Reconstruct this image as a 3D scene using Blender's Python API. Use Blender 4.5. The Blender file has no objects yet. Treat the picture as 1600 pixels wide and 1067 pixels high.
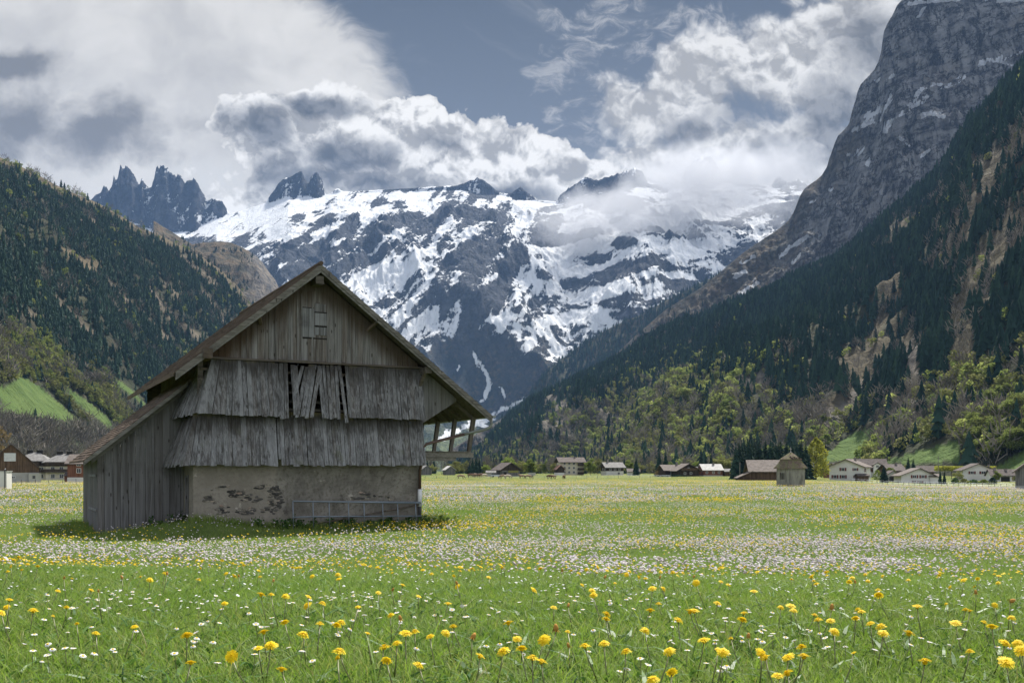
import bpy, bmesh, math, random
import numpy as np
from mathutils import Vector, Matrix
R = math.radians
scene = bpy.context.scene
COL = scene.collection
rng = np.random.default_rng(7)
random.seed(7)
EYE = 1.9            # camera height above the valley floor
HZ = 735.0           # row of the horizon in the 1600 px photograph
FPX = 1600.0         # focal length in those pixels

# ------------------------------------------------------------------ tags
def tag(o, label=None, cat=None, group=None, kind=None):
    if label: o['label'] = label
    if cat: o['category'] = cat
    if group: o['group'] = group
    if kind: o['kind'] = kind
    return o
def empty(name, loc=(0, 0, 0), rz=0.0, parent=None):
    o = bpy.data.objects.new(name, None); COL.objects.link(o)
    o.location = loc; o.rotation_euler = (0, 0, rz); o.empty_display_size = .2
    if parent: o.parent = parent
    return o
def link(name, me, mat=None, parent=None):
    o = bpy.data.objects.new(name, me); COL.objects.link(o)
    if mat is not None:
        for m in (mat if isinstance(mat, (list, tuple)) else [mat]):
            me.materials.append(m)
    if parent is not None: o.parent = parent
    return o
def copy_tree(o, parent=None):
    c = o.copy(); COL.objects.link(c); c.parent = parent
    for ch in list(o.children): copy_tree(ch, c)
    return c

# ------------------------------------------------------------------ meshes
def mesh_from(name, V, F, smooth=False, attrs=None, mat_idx=None):
    """V (n,3), F (m,3) or (m,4) arrays -> mesh"""
    me = bpy.data.meshes.new(name)
    V = np.asarray(V, np.float32); F = np.asarray(F, np.int32)
    k = F.shape[1]
    me.vertices.add(len(V)); me.vertices.foreach_set('co', V.ravel())
    me.loops.add(F.size); me.loops.foreach_set('vertex_index', F.ravel())
    me.polygons.add(len(F)); me.polygons.foreach_set('loop_start', np.arange(0, F.size, k, dtype=np.int32))
    if smooth: me.polygons.foreach_set('use_smooth', np.ones(len(F), bool))
    if mat_idx is not None: me.polygons.foreach_set('material_index', np.asarray(mat_idx, np.int32))
    for an, av in (attrs or {}).items():
        a = me.attributes.new(an, 'FLOAT', 'POINT'); a.data.foreach_set('value', np.asarray(av, np.float32).ravel())
    me.update(calc_edges=True)
    if not smooth and hasattr(me, 'shade_flat'): me.shade_flat()
    return me

class MB:
    """collects boxes, bars, prisms; build() links them as ONE mesh"""
    def __init__(s): s.v = []; s.f = []; s.mi = []; s.m = 0; s.n = 0; s.rnd = []
    def add(s, vs, fs, r=None):
        b = s.n; s.v += [tuple(p) for p in vs]; s.n += len(vs)
        if r is None: r = random.random()
        s.rnd += [r] * len(vs)
        for f in fs: s.f.append(tuple(b + i for i in f)); s.mi.append(s.m)
        return s
    def box(s, lo, hi, r=None):
        (a, b, c), (d, e, f) = lo, hi
        vs = [(a, b, c), (d, b, c), (d, e, c), (a, e, c), (a, b, f), (d, b, f), (d, e, f), (a, e, f)]
        return s.add(vs, [(3, 2, 1, 0), (4, 5, 6, 7), (0, 1, 5, 4), (1, 2, 6, 5), (2, 3, 7, 6), (3, 0, 4, 7)], r)
    def hexa(s, p, r=None):
        """8 points: bottom 4 (ccw from above), top 4"""
        return s.add(p, [(3, 2, 1, 0), (4, 5, 6, 7), (0, 1, 5, 4), (1, 2, 6, 5), (2, 3, 7, 6), (3, 0, 4, 7)], r)
    def bar(s, p, q, w, h, up=(0, 0, 1), r=None):
        p = Vector(p); q = Vector(q); d = (q - p).normalized(); up = Vector(up)
        sd = d.cross(up)
        if sd.length < 1e-4: sd = d.cross(Vector((0, 1, 0)))
        sd.normalize(); u2 = sd.cross(d).normalized()
        vs = []
        for c in (p, q):
            for a, b in ((-1, -1), (1, -1), (1, 1), (-1, 1)): vs.append(c + sd * (a * w / 2) + u2 * (b * h / 2))
        return s.add(vs, [(0, 3, 2, 1), (4, 5, 6, 7), (0, 1, 5, 4), (1, 2, 6, 5), (2, 3, 7, 6), (3, 0, 4, 7)], r)
    def tube(s, pts, rad, n=8, r=None):
        pts = [Vector(p) for p in pts]; rads = rad if isinstance(rad, (list, tuple)) else [rad] * len(pts)
        vs = []; fs = []
        for i, p in enumerate(pts):
            d = (pts[min(i + 1, len(pts) - 1)] - pts[max(i - 1, 0)]).normalized()
            a = d.cross(Vector((0, 0, 1)))
            if a.length < 1e-3: a = Vector((1, 0, 0))
            a.normalize(); b = d.cross(a).normalized()
            for k in range(n):
                t = 2 * math.pi * k / n; vs.append(p + (a * math.cos(t) + b * math.sin(t)) * rads[i])
        for i in range(len(pts) - 1):
            for k in range(n):
                k2 = (k + 1) % n; fs.append((i * n + k, i * n + k2, (i + 1) * n + k2, (i + 1) * n + k))
        fs.append(tuple(range(n))[::-1]); fs.append(tuple((len(pts) - 1) * n + k for k in range(n)))
        return s.add(vs, fs, r)
    def prism(s, poly, d0, d1, axis=1, r=None):
        """poly of 2-D points; extruded along axis (1: poly=(x,z); 0: poly=(y,z); 2: poly=(x,y))"""
        def P(q, d):
            return (q[0], d, q[1]) if axis == 1 else ((d, q[0], q[1]) if axis == 0 else (q[0], q[1], d))
        n = len(poly); vs = [P(q, d0) for q in poly] + [P(q, d1) for q in poly]
        fs = [tuple(range(n)), tuple(range(2 * n - 1, n - 1, -1))]
        for i in range(n):
            j = (i + 1) % n; fs.append((i, i + n, j + n, j))
        return s.add(vs, fs, r)
    def build(s, name, mat, parent=None, smooth=False, fix=True):
        me = bpy.data.meshes.new(name); me.from_pydata(s.v, [], s.f)
        a = me.attributes.new('rnd', 'FLOAT', 'POINT'); a.data.foreach_set('value', np.array(s.rnd, np.float32))
        o = link(name, me, mat, parent)
        me.polygons.foreach_set('material_index', np.array(s.mi, np.int32))
        if fix:
            bm = bmesh.new(); bm.from_mesh(me); bmesh.ops.recalc_face_normals(bm, faces=bm.faces); bm.to_mesh(me); bm.free()
        if smooth: me.polygons.foreach_set('use_smooth', np.ones(len(me.polygons), bool))
        me.update()
        return o

# ------------------------------------------------------------------ numpy noise
def _h(ix, iy, seed):
    h = (ix.astype(np.int64) * 374761393 + iy.astype(np.int64) * 668265263 + seed * 974634777) & 0xffffffff
    h = ((h ^ (h >> 13)) * 1274126177) & 0xffffffff
    h = h ^ (h >> 16)
    return (h & 0xffff).astype(np.float64) * (2 * math.pi / 65536)
def pn(x, y, seed=0):
    xi = np.floor(x); yi = np.floor(y); fx = x - xi; fy = y - yi
    u = fx * fx * fx * (fx * (fx * 6 - 15) + 10); v = fy * fy * fy * (fy * (fy * 6 - 15) + 10)
    def g(dx, dy):
        a = _h(xi + dx, yi + dy, seed); return np.cos(a) * (fx - dx) + np.sin(a) * (fy - dy)
    a = g(0, 0); b = g(1, 0); c = g(0, 1); d = g(1, 1)
    return 1.5 * ((a + (b - a) * u) * (1 - v) + (c + (d - c) * u) * v)
def fbm(x, y, o=5, seed=0, gain=.5, lac=2.03):
    s = 0; a = 1; t = 0
    for i in range(o):
        s = s + a * pn(x, y, seed + i); t += a; a *= gain; x = x * lac + 17.3; y = y * lac - 9.1
    return s / t
def ridged(x, y, o=5, seed=0, gain=.5, lac=2.07):
    s = 0; a = 1; t = 0; w = 1
    for i in range(o):
        n = (1 - np.abs(pn(x, y, seed + i))) ** 2
        s = s + a * n * w; w = np.clip(n * 1.6, 0, 1); t += a; a *= gain; x = x * lac + 3.7; y = y * lac + 8.2
    return s / t
def sm(a, b, x):
    t = np.clip((x - a) / (b - a), 0, 1); return t * t * (3 - 2 * t)
def pl(x, pts):
    pts = sorted(pts); return np.interp(x, [p[0] for p in pts], [p[1] for p in pts])
def inpoly(px, py, poly):
    c = np.zeros(np.shape(px), bool); n = len(poly)
    for i in range(n):
        x1, y1 = poly[i]; x2, y2 = poly[(i + 1) % n]
        if y1 == y2: continue
        k = ((y1 > py) != (y2 > py)) & (px < (x2 - x1) * (py - y1) / (y2 - y1) + x1)
        c ^= k
    return c
def dpoly(px, py, line):
    """distance in photo pixels to a polyline"""
    d = np.full(np.shape(px), 1e9)
    for (x1, y1), (x2, y2) in zip(line[:-1], line[1:]):
        L = (x2 - x1) ** 2 + (y2 - y1) ** 2
        t = np.clip(((px - x1) * (x2 - x1) + (py - y1) * (y2 - y1)) / L, 0, 1)
        d = np.minimum(d, np.hypot(px - x1 - t * (x2 - x1), py - y1 - t * (y2 - y1)))
    return d

# ------------------------------------------------------------------ nodes
class S:
    """a socket with operators"""
    def __init__(s, g, sock): s.g = g; s.k = sock
    def __add__(s, o): return s.g.math('ADD', s, o)
    __radd__ = __add__
    def __sub__(s, o): return s.g.math('SUBTRACT', s, o)
    def __rsub__(s, o): return s.g.math('SUBTRACT', o, s)
    def __mul__(s, o): return s.g.math('MULTIPLY', s, o)
    __rmul__ = __mul__
    def __truediv__(s, o): return s.g.math('DIVIDE', s, o)
    def clamp(s): return s.g.math('ADD', s, 0.0, clamp=True)
class NT:
    def __init__(s, tree): s.t = tree; s.n = tree.nodes; s.l = tree.links
    def new(s, typ, **kw):
        n = s.n.new(typ)
        for k, v in kw.items(): setattr(n, k, v)
        return n
    def put(s, sock, v):
        if isinstance(v, S): s.l.new(v.k, sock)
        elif v is not None:
            if hasattr(sock.default_value, '__len__'):
                v = tuple(v)
                if len(sock.default_value) == 4 and len(v) == 3: v = v + (1,)
            sock.default_value = v
    def math(s, op, a, b=None, c=None, clamp=False):
        n = s.new('ShaderNodeMath', operation=op, use_clamp=clamp)
        s.put(n.inputs[0], a)
        if b is not None: s.put(n.inputs[1], b)
        if c is not None: s.put(n.inputs[2], c)
        return S(s, n.outputs[0])
    def vmath(s, op, a, b=None, scale=None):
        n = s.new('ShaderNodeVectorMath', operation=op)
        s.put(n.inputs[0], a)
        if b is not None: s.put(n.inputs[1], b)
        if scale is not None: s.put(n.inputs['Scale'], scale)
        return S(s, n.outputs['Value' if op in ('LENGTH', 'DOT_PRODUCT', 'DISTANCE') else 'Vector'])
    def coord(s, w='Object'): return S(s, s.new('ShaderNodeTexCoord').outputs[w])
    def geo(s, w): return S(s, s.new('ShaderNodeNewGeometry').outputs[w])
    def attr(s, name, out='Fac'): return S(s, s.new('ShaderNodeAttribute', attribute_name=name).outputs[out])
    def xyz(s, v):
        n = s.new('ShaderNodeSeparateXYZ'); s.put(n.inputs[0], v); return [S(s, o) for o in n.outputs]
    def comb(s, x, y, z):
        n = s.new('ShaderNodeCombineXYZ')
        for i, v in enumerate((x, y, z)): s.put(n.inputs[i], v)
        return S(s, n.outputs[0])
    def scale(s, v, xyz): return s.vmath('MULTIPLY', v, xyz)
    def noise(s, v, scale=1, detail=4, rough=.5, dist=0, col=False, dim='3D'):
        n = s.new('ShaderNodeTexNoise', noise_dimensions=dim); s.put(n.inputs['Vector'], v); n.inputs['Scale'].default_value = scale
        n.inputs['Detail'].default_value = detail; n.inputs['Roughness'].default_value = rough; n.inputs['Distortion'].default_value = dist
        return S(s, n.outputs['Color' if col else 'Fac'])
    def voro(s, v, scale=1, feature='F1', out='Distance', rand=1):
        n = s.new('ShaderNodeTexVoronoi', feature=feature); s.put(n.inputs['Vector'], v); n.inputs['Scale'].default_value = scale
        n.inputs['Randomness'].default_value = rand
        return S(s, n.outputs[out])
    def step(s, x, a, b, lo=0, hi=1):
        n = s.new('ShaderNodeMapRange', interpolation_type='SMOOTHSTEP')
        s.put(n.inputs[0], x); s.put(n.inputs[1], a); s.put(n.inputs[2], b); s.put(n.inputs[3], lo); s.put(n.inputs[4], hi)
        return S(s, n.outputs[0])
    def lin(s, x, a, b, lo=0, hi=1):
        n = s.new('ShaderNodeMapRange')
        s.put(n.inputs[0], x); s.put(n.inputs[1], a); s.put(n.inputs[2], b); s.put(n.inputs[3], lo); s.put(n.inputs[4], hi)
        return S(s, n.outputs[0])
    def mix(s, f, a, b, blend='MIX'):
        n = s.new('ShaderNodeMix', data_type='RGBA', blend_type=blend); n.clamp_factor = True
        s.put(n.inputs[0], f); s.put(n.inputs[6], a); s.put(n.inputs[7], b)
        return S(s, n.outputs[2])
    def ramp(s, f, stops):
        n = s.new('ShaderNodeValToRGB'); s.put(n.inputs[0], f)
        e = n.color_ramp.elements
        while len(e) < len(stops): e.new(.5)
        for el, (p, c) in zip(e, stops): el.position = p; el.color = tuple(c) + (1,)
        return S(s, n.outputs[0])
    def bump(s, h, strength=.5, dist=.1, normal=None):
        n = s.new('ShaderNodeBump'); s.put(n.inputs['Height'], h); n.inputs['Strength'].default_value = strength; n.inputs['Distance'].default_value = dist
        if normal is not None: s.put(n.inputs['Normal'], normal)
        return S(s, n.outputs[0])
def material(name, fn, rough=.85, spec=.25):
    """fn(g) -> dict(color=, rough=, normal=, metal=, trans=)"""
    m = bpy.data.materials.new(name); m.use_nodes = True
    t = m.node_tree; t.nodes.clear(); g = NT(t)
    d = fn(g)
    b = g.new('ShaderNodeBsdfPrincipled'); out = g.new('ShaderNodeOutputMaterial')
    g.put(b.inputs['Base Color'], d['color']); g.put(b.inputs['Roughness'], d.get('rough', rough))
    b.inputs['Specular IOR Level'].default_value = d.get('spec', spec)
    if 'metal' in d: b.inputs['Metallic'].default_value = d['metal']
    if 'normal' in d: g.put(b.inputs['Normal'], d['normal'])
    last = b.outputs[0]
    if 'trans' in d:
        tr = g.new('ShaderNodeBsdfTranslucent'); g.put(tr.inputs[0], d.get('tcol', d['color']))
        mx = g.new('ShaderNodeMixShader'); mx.inputs[0].default_value = d['trans']
        g.l.new(last, mx.inputs[1]); g.l.new(tr.outputs[0], mx.inputs[2]); last = mx.outputs[0]
    g.l.new(last, out.inputs[0])
    return m
def flat(name, c, rough=.8, spec=.25, metal=0.0, var=.12, scale=3.0):
    """plain paint-like material with slight blotches"""
    def fn(g):
        n = g.noise(g.coord(), scale, 4, .6)
        k = g.lin(n, .3, .7, 1 - var, 1 + var)
        return dict(color=g.vmath('SCALE', c, scale=k), rough=rough, spec=spec, metal=metal)
    return material(name, fn)
# ================================================================== camera, light, sky
cam = bpy.data.cameras.new('camera'); camo = bpy.data.objects.new('camera', cam); COL.objects.link(camo)
camo.location = (0, 0, EYE); camo.rotation_euler = (R(90), 0, 0)
cam.sensor_width = 36; cam.lens = 36; cam.shift_y = (HZ - 533.5) / 1600; cam.clip_start = .1; cam.clip_end = 60000
scene.camera = camo
SUN_EL, SUN_AZ = 55.0, 28.0       # azimuth from straight ahead (+Y) towards the right (+X)
sd = Vector((math.sin(R(SUN_AZ)) * math.cos(R(SUN_EL)), math.cos(R(SUN_AZ)) * math.cos(R(SUN_EL)), math.sin(R(SUN_EL))))
sun = bpy.data.lights.new('sun', 'SUN'); suno = bpy.data.objects.new('sun', sun); COL.objects.link(suno)
sun.energy = 4.8; sun.angle = R(5); sun.color = (1, .95, .87)
suno.rotation_euler = sd.to_track_quat('Z', 'Y').to_euler()
scene.view_settings.view_transform = 'Standard'; scene.view_settings.look = 'None'
scene.view_settings.exposure = 0.98; scene.view_settings.gamma = 1
cy = scene.cycles
cy.max_bounces = 5; cy.diffuse_bounces = 3; cy.glossy_bounces = 2; cy.transmission_bounces = 3; cy.transparent_max_bounces = 8
cy.volume_bounces = 2; cy.use_denoising = True; cy.caustics_reflective = False; cy.caustics_refractive = False
cy.sample_clamp_indirect = 6

world = bpy.data.worlds.new('World'); scene.world = world; world.use_nodes = True
wt = world.node_tree; wt.nodes.clear(); g = NT(wt)
sky = g.new('ShaderNodeTexSky', sky_type='NISHITA'); sky.sun_disc = False
sky.sun_elevation = R(SUN_EL); sky.sun_rotation = R(SUN_AZ)
sky.altitude = 1000; sky.air_density = 1.0; sky.dust_density = .6; sky.ozone_density = 1.5
d = g.vmath('NORMALIZE', g.coord('Generated'))
dx, dy, dz = g.xyz(d)
yy = g.math('MAXIMUM', dy, .12)
# direction expressed as (right, up) of the ray at unit forward distance
gx = dx / yy; gz = dz / yy
P = g.comb(gx, gz, 0.0)
def at(px, py): return ((px - 800) / 1600, (HZ - py) / 1600)
def blob(p, px, py, rx, ry, pw=1.0):
    x, z = at(px, py)
    v = g.vmath('MULTIPLY', g.vmath('SUBTRACT', p, (x, z, 0)), (1600 / rx, 1600 / ry, 0))
    return 1.0 - g.vmath('LENGTH', v)
def union(bs):
    a = bs[0]
    for b in bs[1:]:
        a = g.math('SMOOTH_MAX', a, b, .12)
    return a
# domain warp so that cloud outlines billow
w1 = g.vmath('SUBTRACT', g.noise(P, 5, 4, .55, col=True), (.5, .5, .5))
w2 = g.vmath('SUBTRACT', g.noise(P, 26, 4, .6, col=True), (.5, .5, .5))
Pw = g.vmath('ADD', g.vmath('ADD', P, g.vmath('SCALE', w1, scale=.06)), g.vmath('SCALE', w2, scale=.022))
Pl = g.vmath('ADD', P, g.vmath('SCALE', w1, scale=.14))
SKY = dict(g=g)
# ---- clouds, as part of the sky at infinity
def billow(v):
    n = g.noise(v, 22, 7, .6)
    vo = g.new('ShaderNodeTexVoronoi', feature='F1'); g.put(vo.inputs['Vector'], v); vo.inputs['Scale'].default_value = 15; vo.inputs['Detail'].default_value = 4; vo.inputs['Roughness'].default_value = .55
    return n * .62 + (1.0 - S(g, vo.outputs['Distance'])) * .52 + .045
nb = billow(Pw)                               # billows
nb_up = billow(g.vmath('ADD', Pw, (.003, .010, 0)))
nl = g.noise(Pl, 7, 5, .55)                                # large soft variation
ns = g.noise(g.scale(g.vmath('ADD', Pl, g.comb(gz * .5, gx * .2, 0.0)), (3.2, 16, 1)), 1.6, 6, .6)   # high streaks
relief = (nb - nb_up)                                      # lit from above
# plain sky between the clouds
skyc = g.vmath('SCALE', S(g, sky.outputs[0]), scale=.085)
lum = g.vmath('DOT_PRODUCT', skyc, (.3, .5, .2))
slate = g.mix(g.lin(gz, .18, .5, 0, 1), (.21, .23, .26), (.070, .081, .100))
skyc = g.mix(.86, skyc, slate)
veil = g.step(ns, .5, .78, 0, .38) * g.step(gz, .30, .47)
skyc = g.mix(veil, skyc, (.42, .45, .49))
# A: the great bright veil of high cloud, upper left
A = blob(g.vmath('ADD', P, g.vmath('SCALE', w2, scale=.012)), 130, 230, 520, 330) + (ns - .5) * .16 + (g.noise(g.scale(g.vmath('ADD', Pl, g.comb(gz * .8, 0.0, 0.0)), (1, 2.2, 1)), 30, 6, .65) - .5) * .14
aA = g.step(A, -.04, .10)
cA = g.mix(g.step(nl, .32, .68), (.47, .48, .495), (.70, .71, .72))
dkA = union([blob(Pw, 40, 190, 190, 75), blob(Pw, 170, 215, 150, 62), blob(Pw, -90, 140, 160, 120), blob(Pw, 20, 95, 120, 40)])
cA = g.mix(g.step(dkA + (nb - .5) * 1.2, -.28, .55, 0, .95), cA, (.17, .175, .185))
cA = g.mix(g.step(blob(Pw, 330, 300, 170, 60) + (nb - .5) * .8, 0, .6, 0, .8), cA, (.62, .64, .66))
# B: the cumulus bank over the ridge
B = union([blob(Pw, 410, 215, 95, 90), blob(Pw, 520, 215, 120, 95), blob(Pw, 632, 215, 95, 98), blob(Pw, 725, 245, 120, 92),
           blob(Pw, 815, 262, 120, 85), blob(Pw, 900, 292, 100, 68), blob(Pw, 965, 285, 70, 40), blob(Pw, 640, 320, 420, 90)])
B2 = B + .05 + (nb - .5) * .9
aB = g.step(B2, .03, .10)
dkB = union([blob(Pw, 400, 205, 78, 52), blob(Pw, 505, 165, 90, 22), blob(Pw, 520, 250, 120, 42), blob(Pw, 470, 285, 150, 42), blob(Pw, 590, 292, 170, 34), blob(Pw, 690, 225, 60, 26), blob(Pw, 800, 300, 110, 26)])
kB = g.step(dkB + (nb - .5) * 1.5, -.3, .6, 0, .97)
cB = g.mix(kB, (.60, .615, .635), (.135, .143, .157))
cB = g.vmath('SCALE', cB, scale=g.lin(relief, -.085, .085, .58, 1.45))
cB = g.mix(g.step(B2, .03, .20, .7, 0), cB, (.74, .75, .76))
# C: the loose cloud on the right, up against the cliff
C = union([blob(Pw, 995, 175, 110, 78), blob(Pw, 1085, 140, 120, 88), blob(Pw, 1200, 95, 140, 120), blob(Pw, 1330, 70, 170, 190),
           blob(Pw, 1160, 250, 230, 100), blob(Pw, 1010, 240, 120, 60), blob(Pw, 1260, 260, 160, 130), blob(Pw, 1090, 310, 210, 70)])
C2 = C + .08 + (nb - .5) * 1.15 + (nl - .5) * .5
aC = g.step(C2, -.04, .34)
dkC = union([blob(Pw, 1150, 168, 95, 62), blob(Pw, 1345, 60, 95, 90), blob(Pw, 1215, 245, 130, 48), blob(Pw, 1060, 205, 80, 34), blob(Pw, 1300, 170, 80, 90)])
kC = g.step(dkC + (nb - .5) * 1.3, -.3, .65, 0, .95)
cC = g.mix(kC, (.56, .575, .595), (.185, .193, .205))
cC = g.vmath('SCALE', cC, scale=g.lin(relief, -.09, .09, .66, 1.36))
# D: shreds between B and C
D = union([blob(Pw, 890, 122, 70, 26), blob(Pw, 915, 150, 80, 28), blob(Pw, 872, 182, 40, 22), blob(Pw, 930, 55, 110, 80), blob(Pw, 930, 195, 90, 50), blob(Pw, 970, 15, 90, 60), blob(Pw, 1085, 40, 80, 50)])
nd = g.noise(g.scale(g.vmath('ADD', Pl, g.comb(gz * -.35, 0.0, 0.0)), (1, 1.5, 1)), 34, 8, .66, .5)
aD = g.step(g.math('MINIMUM', D, .45) + (nd - .5) * 3.2 - .25, -.05, .75, 0, .62)
# E: bright haze low behind the ridge
aE = g.step(gz + (nl - .5) * .1, .33, .24) * .85
c = skyc
c = g.mix(aE, c, (.40, .43, .47))
c = g.mix(aD, c, (.52, .54, .57))
c = g.mix(aA, c, cA)
c = g.mix(aC, c, cC)
c = g.mix(aB, c, cB)
c = g.vmath('MULTIPLY', c, (1.05, 1.0, .93))
# unseen sky overhead and behind: broken cloud brightened to light the barn front
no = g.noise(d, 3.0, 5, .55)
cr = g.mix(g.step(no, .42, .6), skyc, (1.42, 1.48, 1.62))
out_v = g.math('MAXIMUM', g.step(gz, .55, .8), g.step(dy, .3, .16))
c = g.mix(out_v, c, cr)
c = g.mix(g.step(dz, -.02, -.06), c, (.08, .09, .06))
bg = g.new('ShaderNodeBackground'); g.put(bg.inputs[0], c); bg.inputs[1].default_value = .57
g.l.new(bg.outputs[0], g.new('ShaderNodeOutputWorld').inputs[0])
world.cycles.sampling_method = 'MANUAL'; world.cycles.sample_map_resolution = 512
# ================================================================== the mountains
def zpx(py, Y): return EYE + (HZ - py) / FPX * Y
def xpx(px, Y): return (px - 800) / FPX * Y
TERR = {}
def terrain(name, px0, px1, nc, nr, foot, ridge, sil, prof, zfoot=0, noise=None, tower=None, back=None, tmax=1.25, crest_noise=None):
    """height field over columns fanning out from the valley mouth: every column climbs from its foot to its crest.
    foot, ridge: px -> distance; sil: px -> row of the crest; prof: t -> share of the climb"""
    pc = np.linspace(px0, px1, nc)
    tt = np.concatenate([np.linspace(0, 1, nr), np.linspace(1, tmax, 14)[1:]])
    Fd = pl(pc, foot); Rd = pl(pc, ridge); sl = pl(pc, sil)
    T, PC = np.meshgrid(tt, pc, indexing='ij')
    Y = Fd + (Rd - Fd) * T; X = (PC - 800) / FPX * Y
    zf = pl(pc, zfoot) if isinstance(zfoot, list) else np.full(nc, float(zfoot))
    Zr = EYE + (HZ - sl) / FPX * Rd
    if crest_noise is not None: Zr = Zr + crest_noise(pc, Rd)
    q = pl(np.minimum(T, 1), prof)
    Z = zf + (Zr - zf) * q
    if noise is not None: Z = Z + noise(X, Y, T, PC)
    lim = EYE + ((Zr - EYE) / Rd - .0016 * np.clip(1 - T, 0, 1) ** .6 * 1.0) * Y
    Z = np.where(T < 1, np.minimum(Z, lim), Z)
    if tower is not None: Z = Z + tower(X, Y, T, PC)
    Z = np.where(T > 1, Z - (T - 1) * (Rd - Fd) * .75, Z)
    PY = HZ - (Z - EYE) / Y * FPX
    # local slope
    dT = np.gradient(Z, axis=0) / np.maximum(np.gradient(Y, axis=0), 1e-3)
    dX = (np.gradient(Z, axis=1) - dT * np.gradient(Y, axis=1)) / np.gradient(X, axis=1)
    slope = np.hypot(dT, dX)
    t = dict(X=X, Y=Y, Z=Z, T=T, PX=PC, PY=PY, slope=slope, dX=dX, dT=dT)
    TERR[name] = t
    return t
def terrain_mesh(name, t, mat, attrs=None, kind='structure', flip=False):
    n, m = t['X'].shape
    V = np.stack([t['X'], t['Y'], t['Z']], -1).reshape(-1, 3)
    i = np.arange(n * m).reshape(n, m)
    F = np.stack([i[:-1, :-1], i[:-1, 1:], i[1:, 1:], i[1:, :-1]], -1).reshape(-1, 4)
    me = mesh_from(name, V, F, True, attrs)
    return tag(link(name, me, mat), kind=kind)

# ---- 1. the snowy massif that closes the valley
SIL_BASE = [(-60, 330), (150, 322), (200, 335), (240, 350), (300, 350), (340, 338), (365, 333), (385, 328), (420, 316), (450, 303), (508, 305), (520, 302), (540, 299), (580, 300), (620, 297), (650, 299), (690, 296),
            (720, 297), (735, 299), (760, 302), (785, 306), (800, 307), (825, 312), (850, 317), (870, 317), (885, 313), (900, 306), (915, 300), (935, 297), (955, 294), (990, 289), (1010, 290),
            (1040, 300), (1080, 285), (1130, 285), (1160, 290), (1200, 292), (1235, 288), (1262, 290), (1330, 280), (1420, 270), (1800, 250)]
SIL_PEAK = [(-60, 320), (140, 315), (150, 304), (158, 300), (162, 291), (166, 290), (170, 299), (175, 292), (178, 272), (181, 280), (184, 278), (188, 258), (192, 262), (196, 259), (200, 262), (206, 268), (212, 279), (218, 288), (222, 276), (225, 285), (229, 291),
            (236, 290), (241, 280), (244, 261), (251, 259), (256, 262), (262, 264), (268, 270), (274, 273), (282, 276), (290, 284), (299, 280), (305, 281), (310, 287), (315, 299), (321, 308), (327, 312), (333, 310), (340, 313), (347, 314), (352, 322), (358, 333), (362, 335),
            (416, 317), (420, 308), (428, 298), (435, 288), (441, 279), (446, 277), (453, 275), (459, 273), (465, 269), (471, 268), (475, 275), (479, 284), (483, 286), (486, 276), (490, 273), (495, 269), (500, 275), (504, 284), (508, 303), (513, 306),
            (520, 300), (524, 296), (529, 295), (533, 298), (540, 300), (715, 290), (722, 287), (728, 285), (735, 281), (745, 278), (752, 279), (760, 284), (768, 291), (775, 297), (783, 302), (798, 303), (806, 296), (813, 292), (822, 299), (832, 306), (842, 313),
            (868, 315), (876, 304), (888, 294), (900, 286), (908, 279), (916, 276), (925, 280), (935, 281), (945, 277), (955, 275), (966, 270), (976, 267), (985, 264), (992, 263), (1003, 267), (1012, 284), (1058, 300), (1068, 272), (1074, 259), (1080, 254), (1088, 248), (1096, 247),
            (1104, 242), (1110, 246), (1116, 250), (1124, 266), (1132, 286), (1205, 290), (1212, 280), (1219, 275), (1226, 282), (1236, 285), (1246, 280), (1252, 282), (1262, 290)]
def mass_noise(X, Y, T, PC):
    wx = fbm(X / 900, Y / 900, 4, 11) * 260; wy = fbm(X / 900, Y / 900, 4, 12) * 260
    e = np.clip(np.sin(np.pi * np.clip(T, 0, 1) ** .9), 0, 1) ** .7
    rib = ridged((X + wx * 1.1 + (Y - 5600) * .25) / 620, (Y + wy) / 1500, 6, 13, .52)       # ribs running down the slope
    r2 = ridged((X + wx * .5 - (Y - 5600) * .12) / 210, (Y + wy * .5) / 420, 5, 19, .55)
    fb = fbm((X + wx) / 500, (Y + wy) / 500, 6, 23)
    # cliff bands
    h = (Y + wy * .8 + fb * 200) / 430
    band = np.abs((h % 1) - .5) * 2
    z = (rib - .42) * 230 * e + (r2 - .4) * 58 * np.clip(e * 1.4, 0, 1) + fb * 70 * e + (sm(.25, .75, band) - .5) * 34 * e
    # the central buttress
    butt = np.exp(-((PC - 745 + (Y - 5600) * .06) / 95) ** 2) * np.exp(-((T - .52) / .22) ** 2) * 150
    butt += np.exp(-((PC - 1010) / 70) ** 2) * np.exp(-((T - .42) / .16) ** 2) * 110
    basin = -np.exp(-((PC - 900) / 70) ** 2) * np.exp(-((T - .45) / .25) ** 2) * 120
    basin += -np.exp(-((PC - 770) / 60) ** 2) * np.exp(-((T - .2) / .12) ** 2) * 120
    # smooth snow fields high on the left
    calm = np.clip(1 - 1.25 * np.exp(-((PC - 370) / 150) ** 2) * sm(.55, .85, T), .12, 1)
    calm = calm * np.clip(1 - .8 * np.exp(-((PC - 640) / 90) ** 2) * sm(.8, .95, T), .2, 1)
    return (z + butt + basin) * calm
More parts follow.
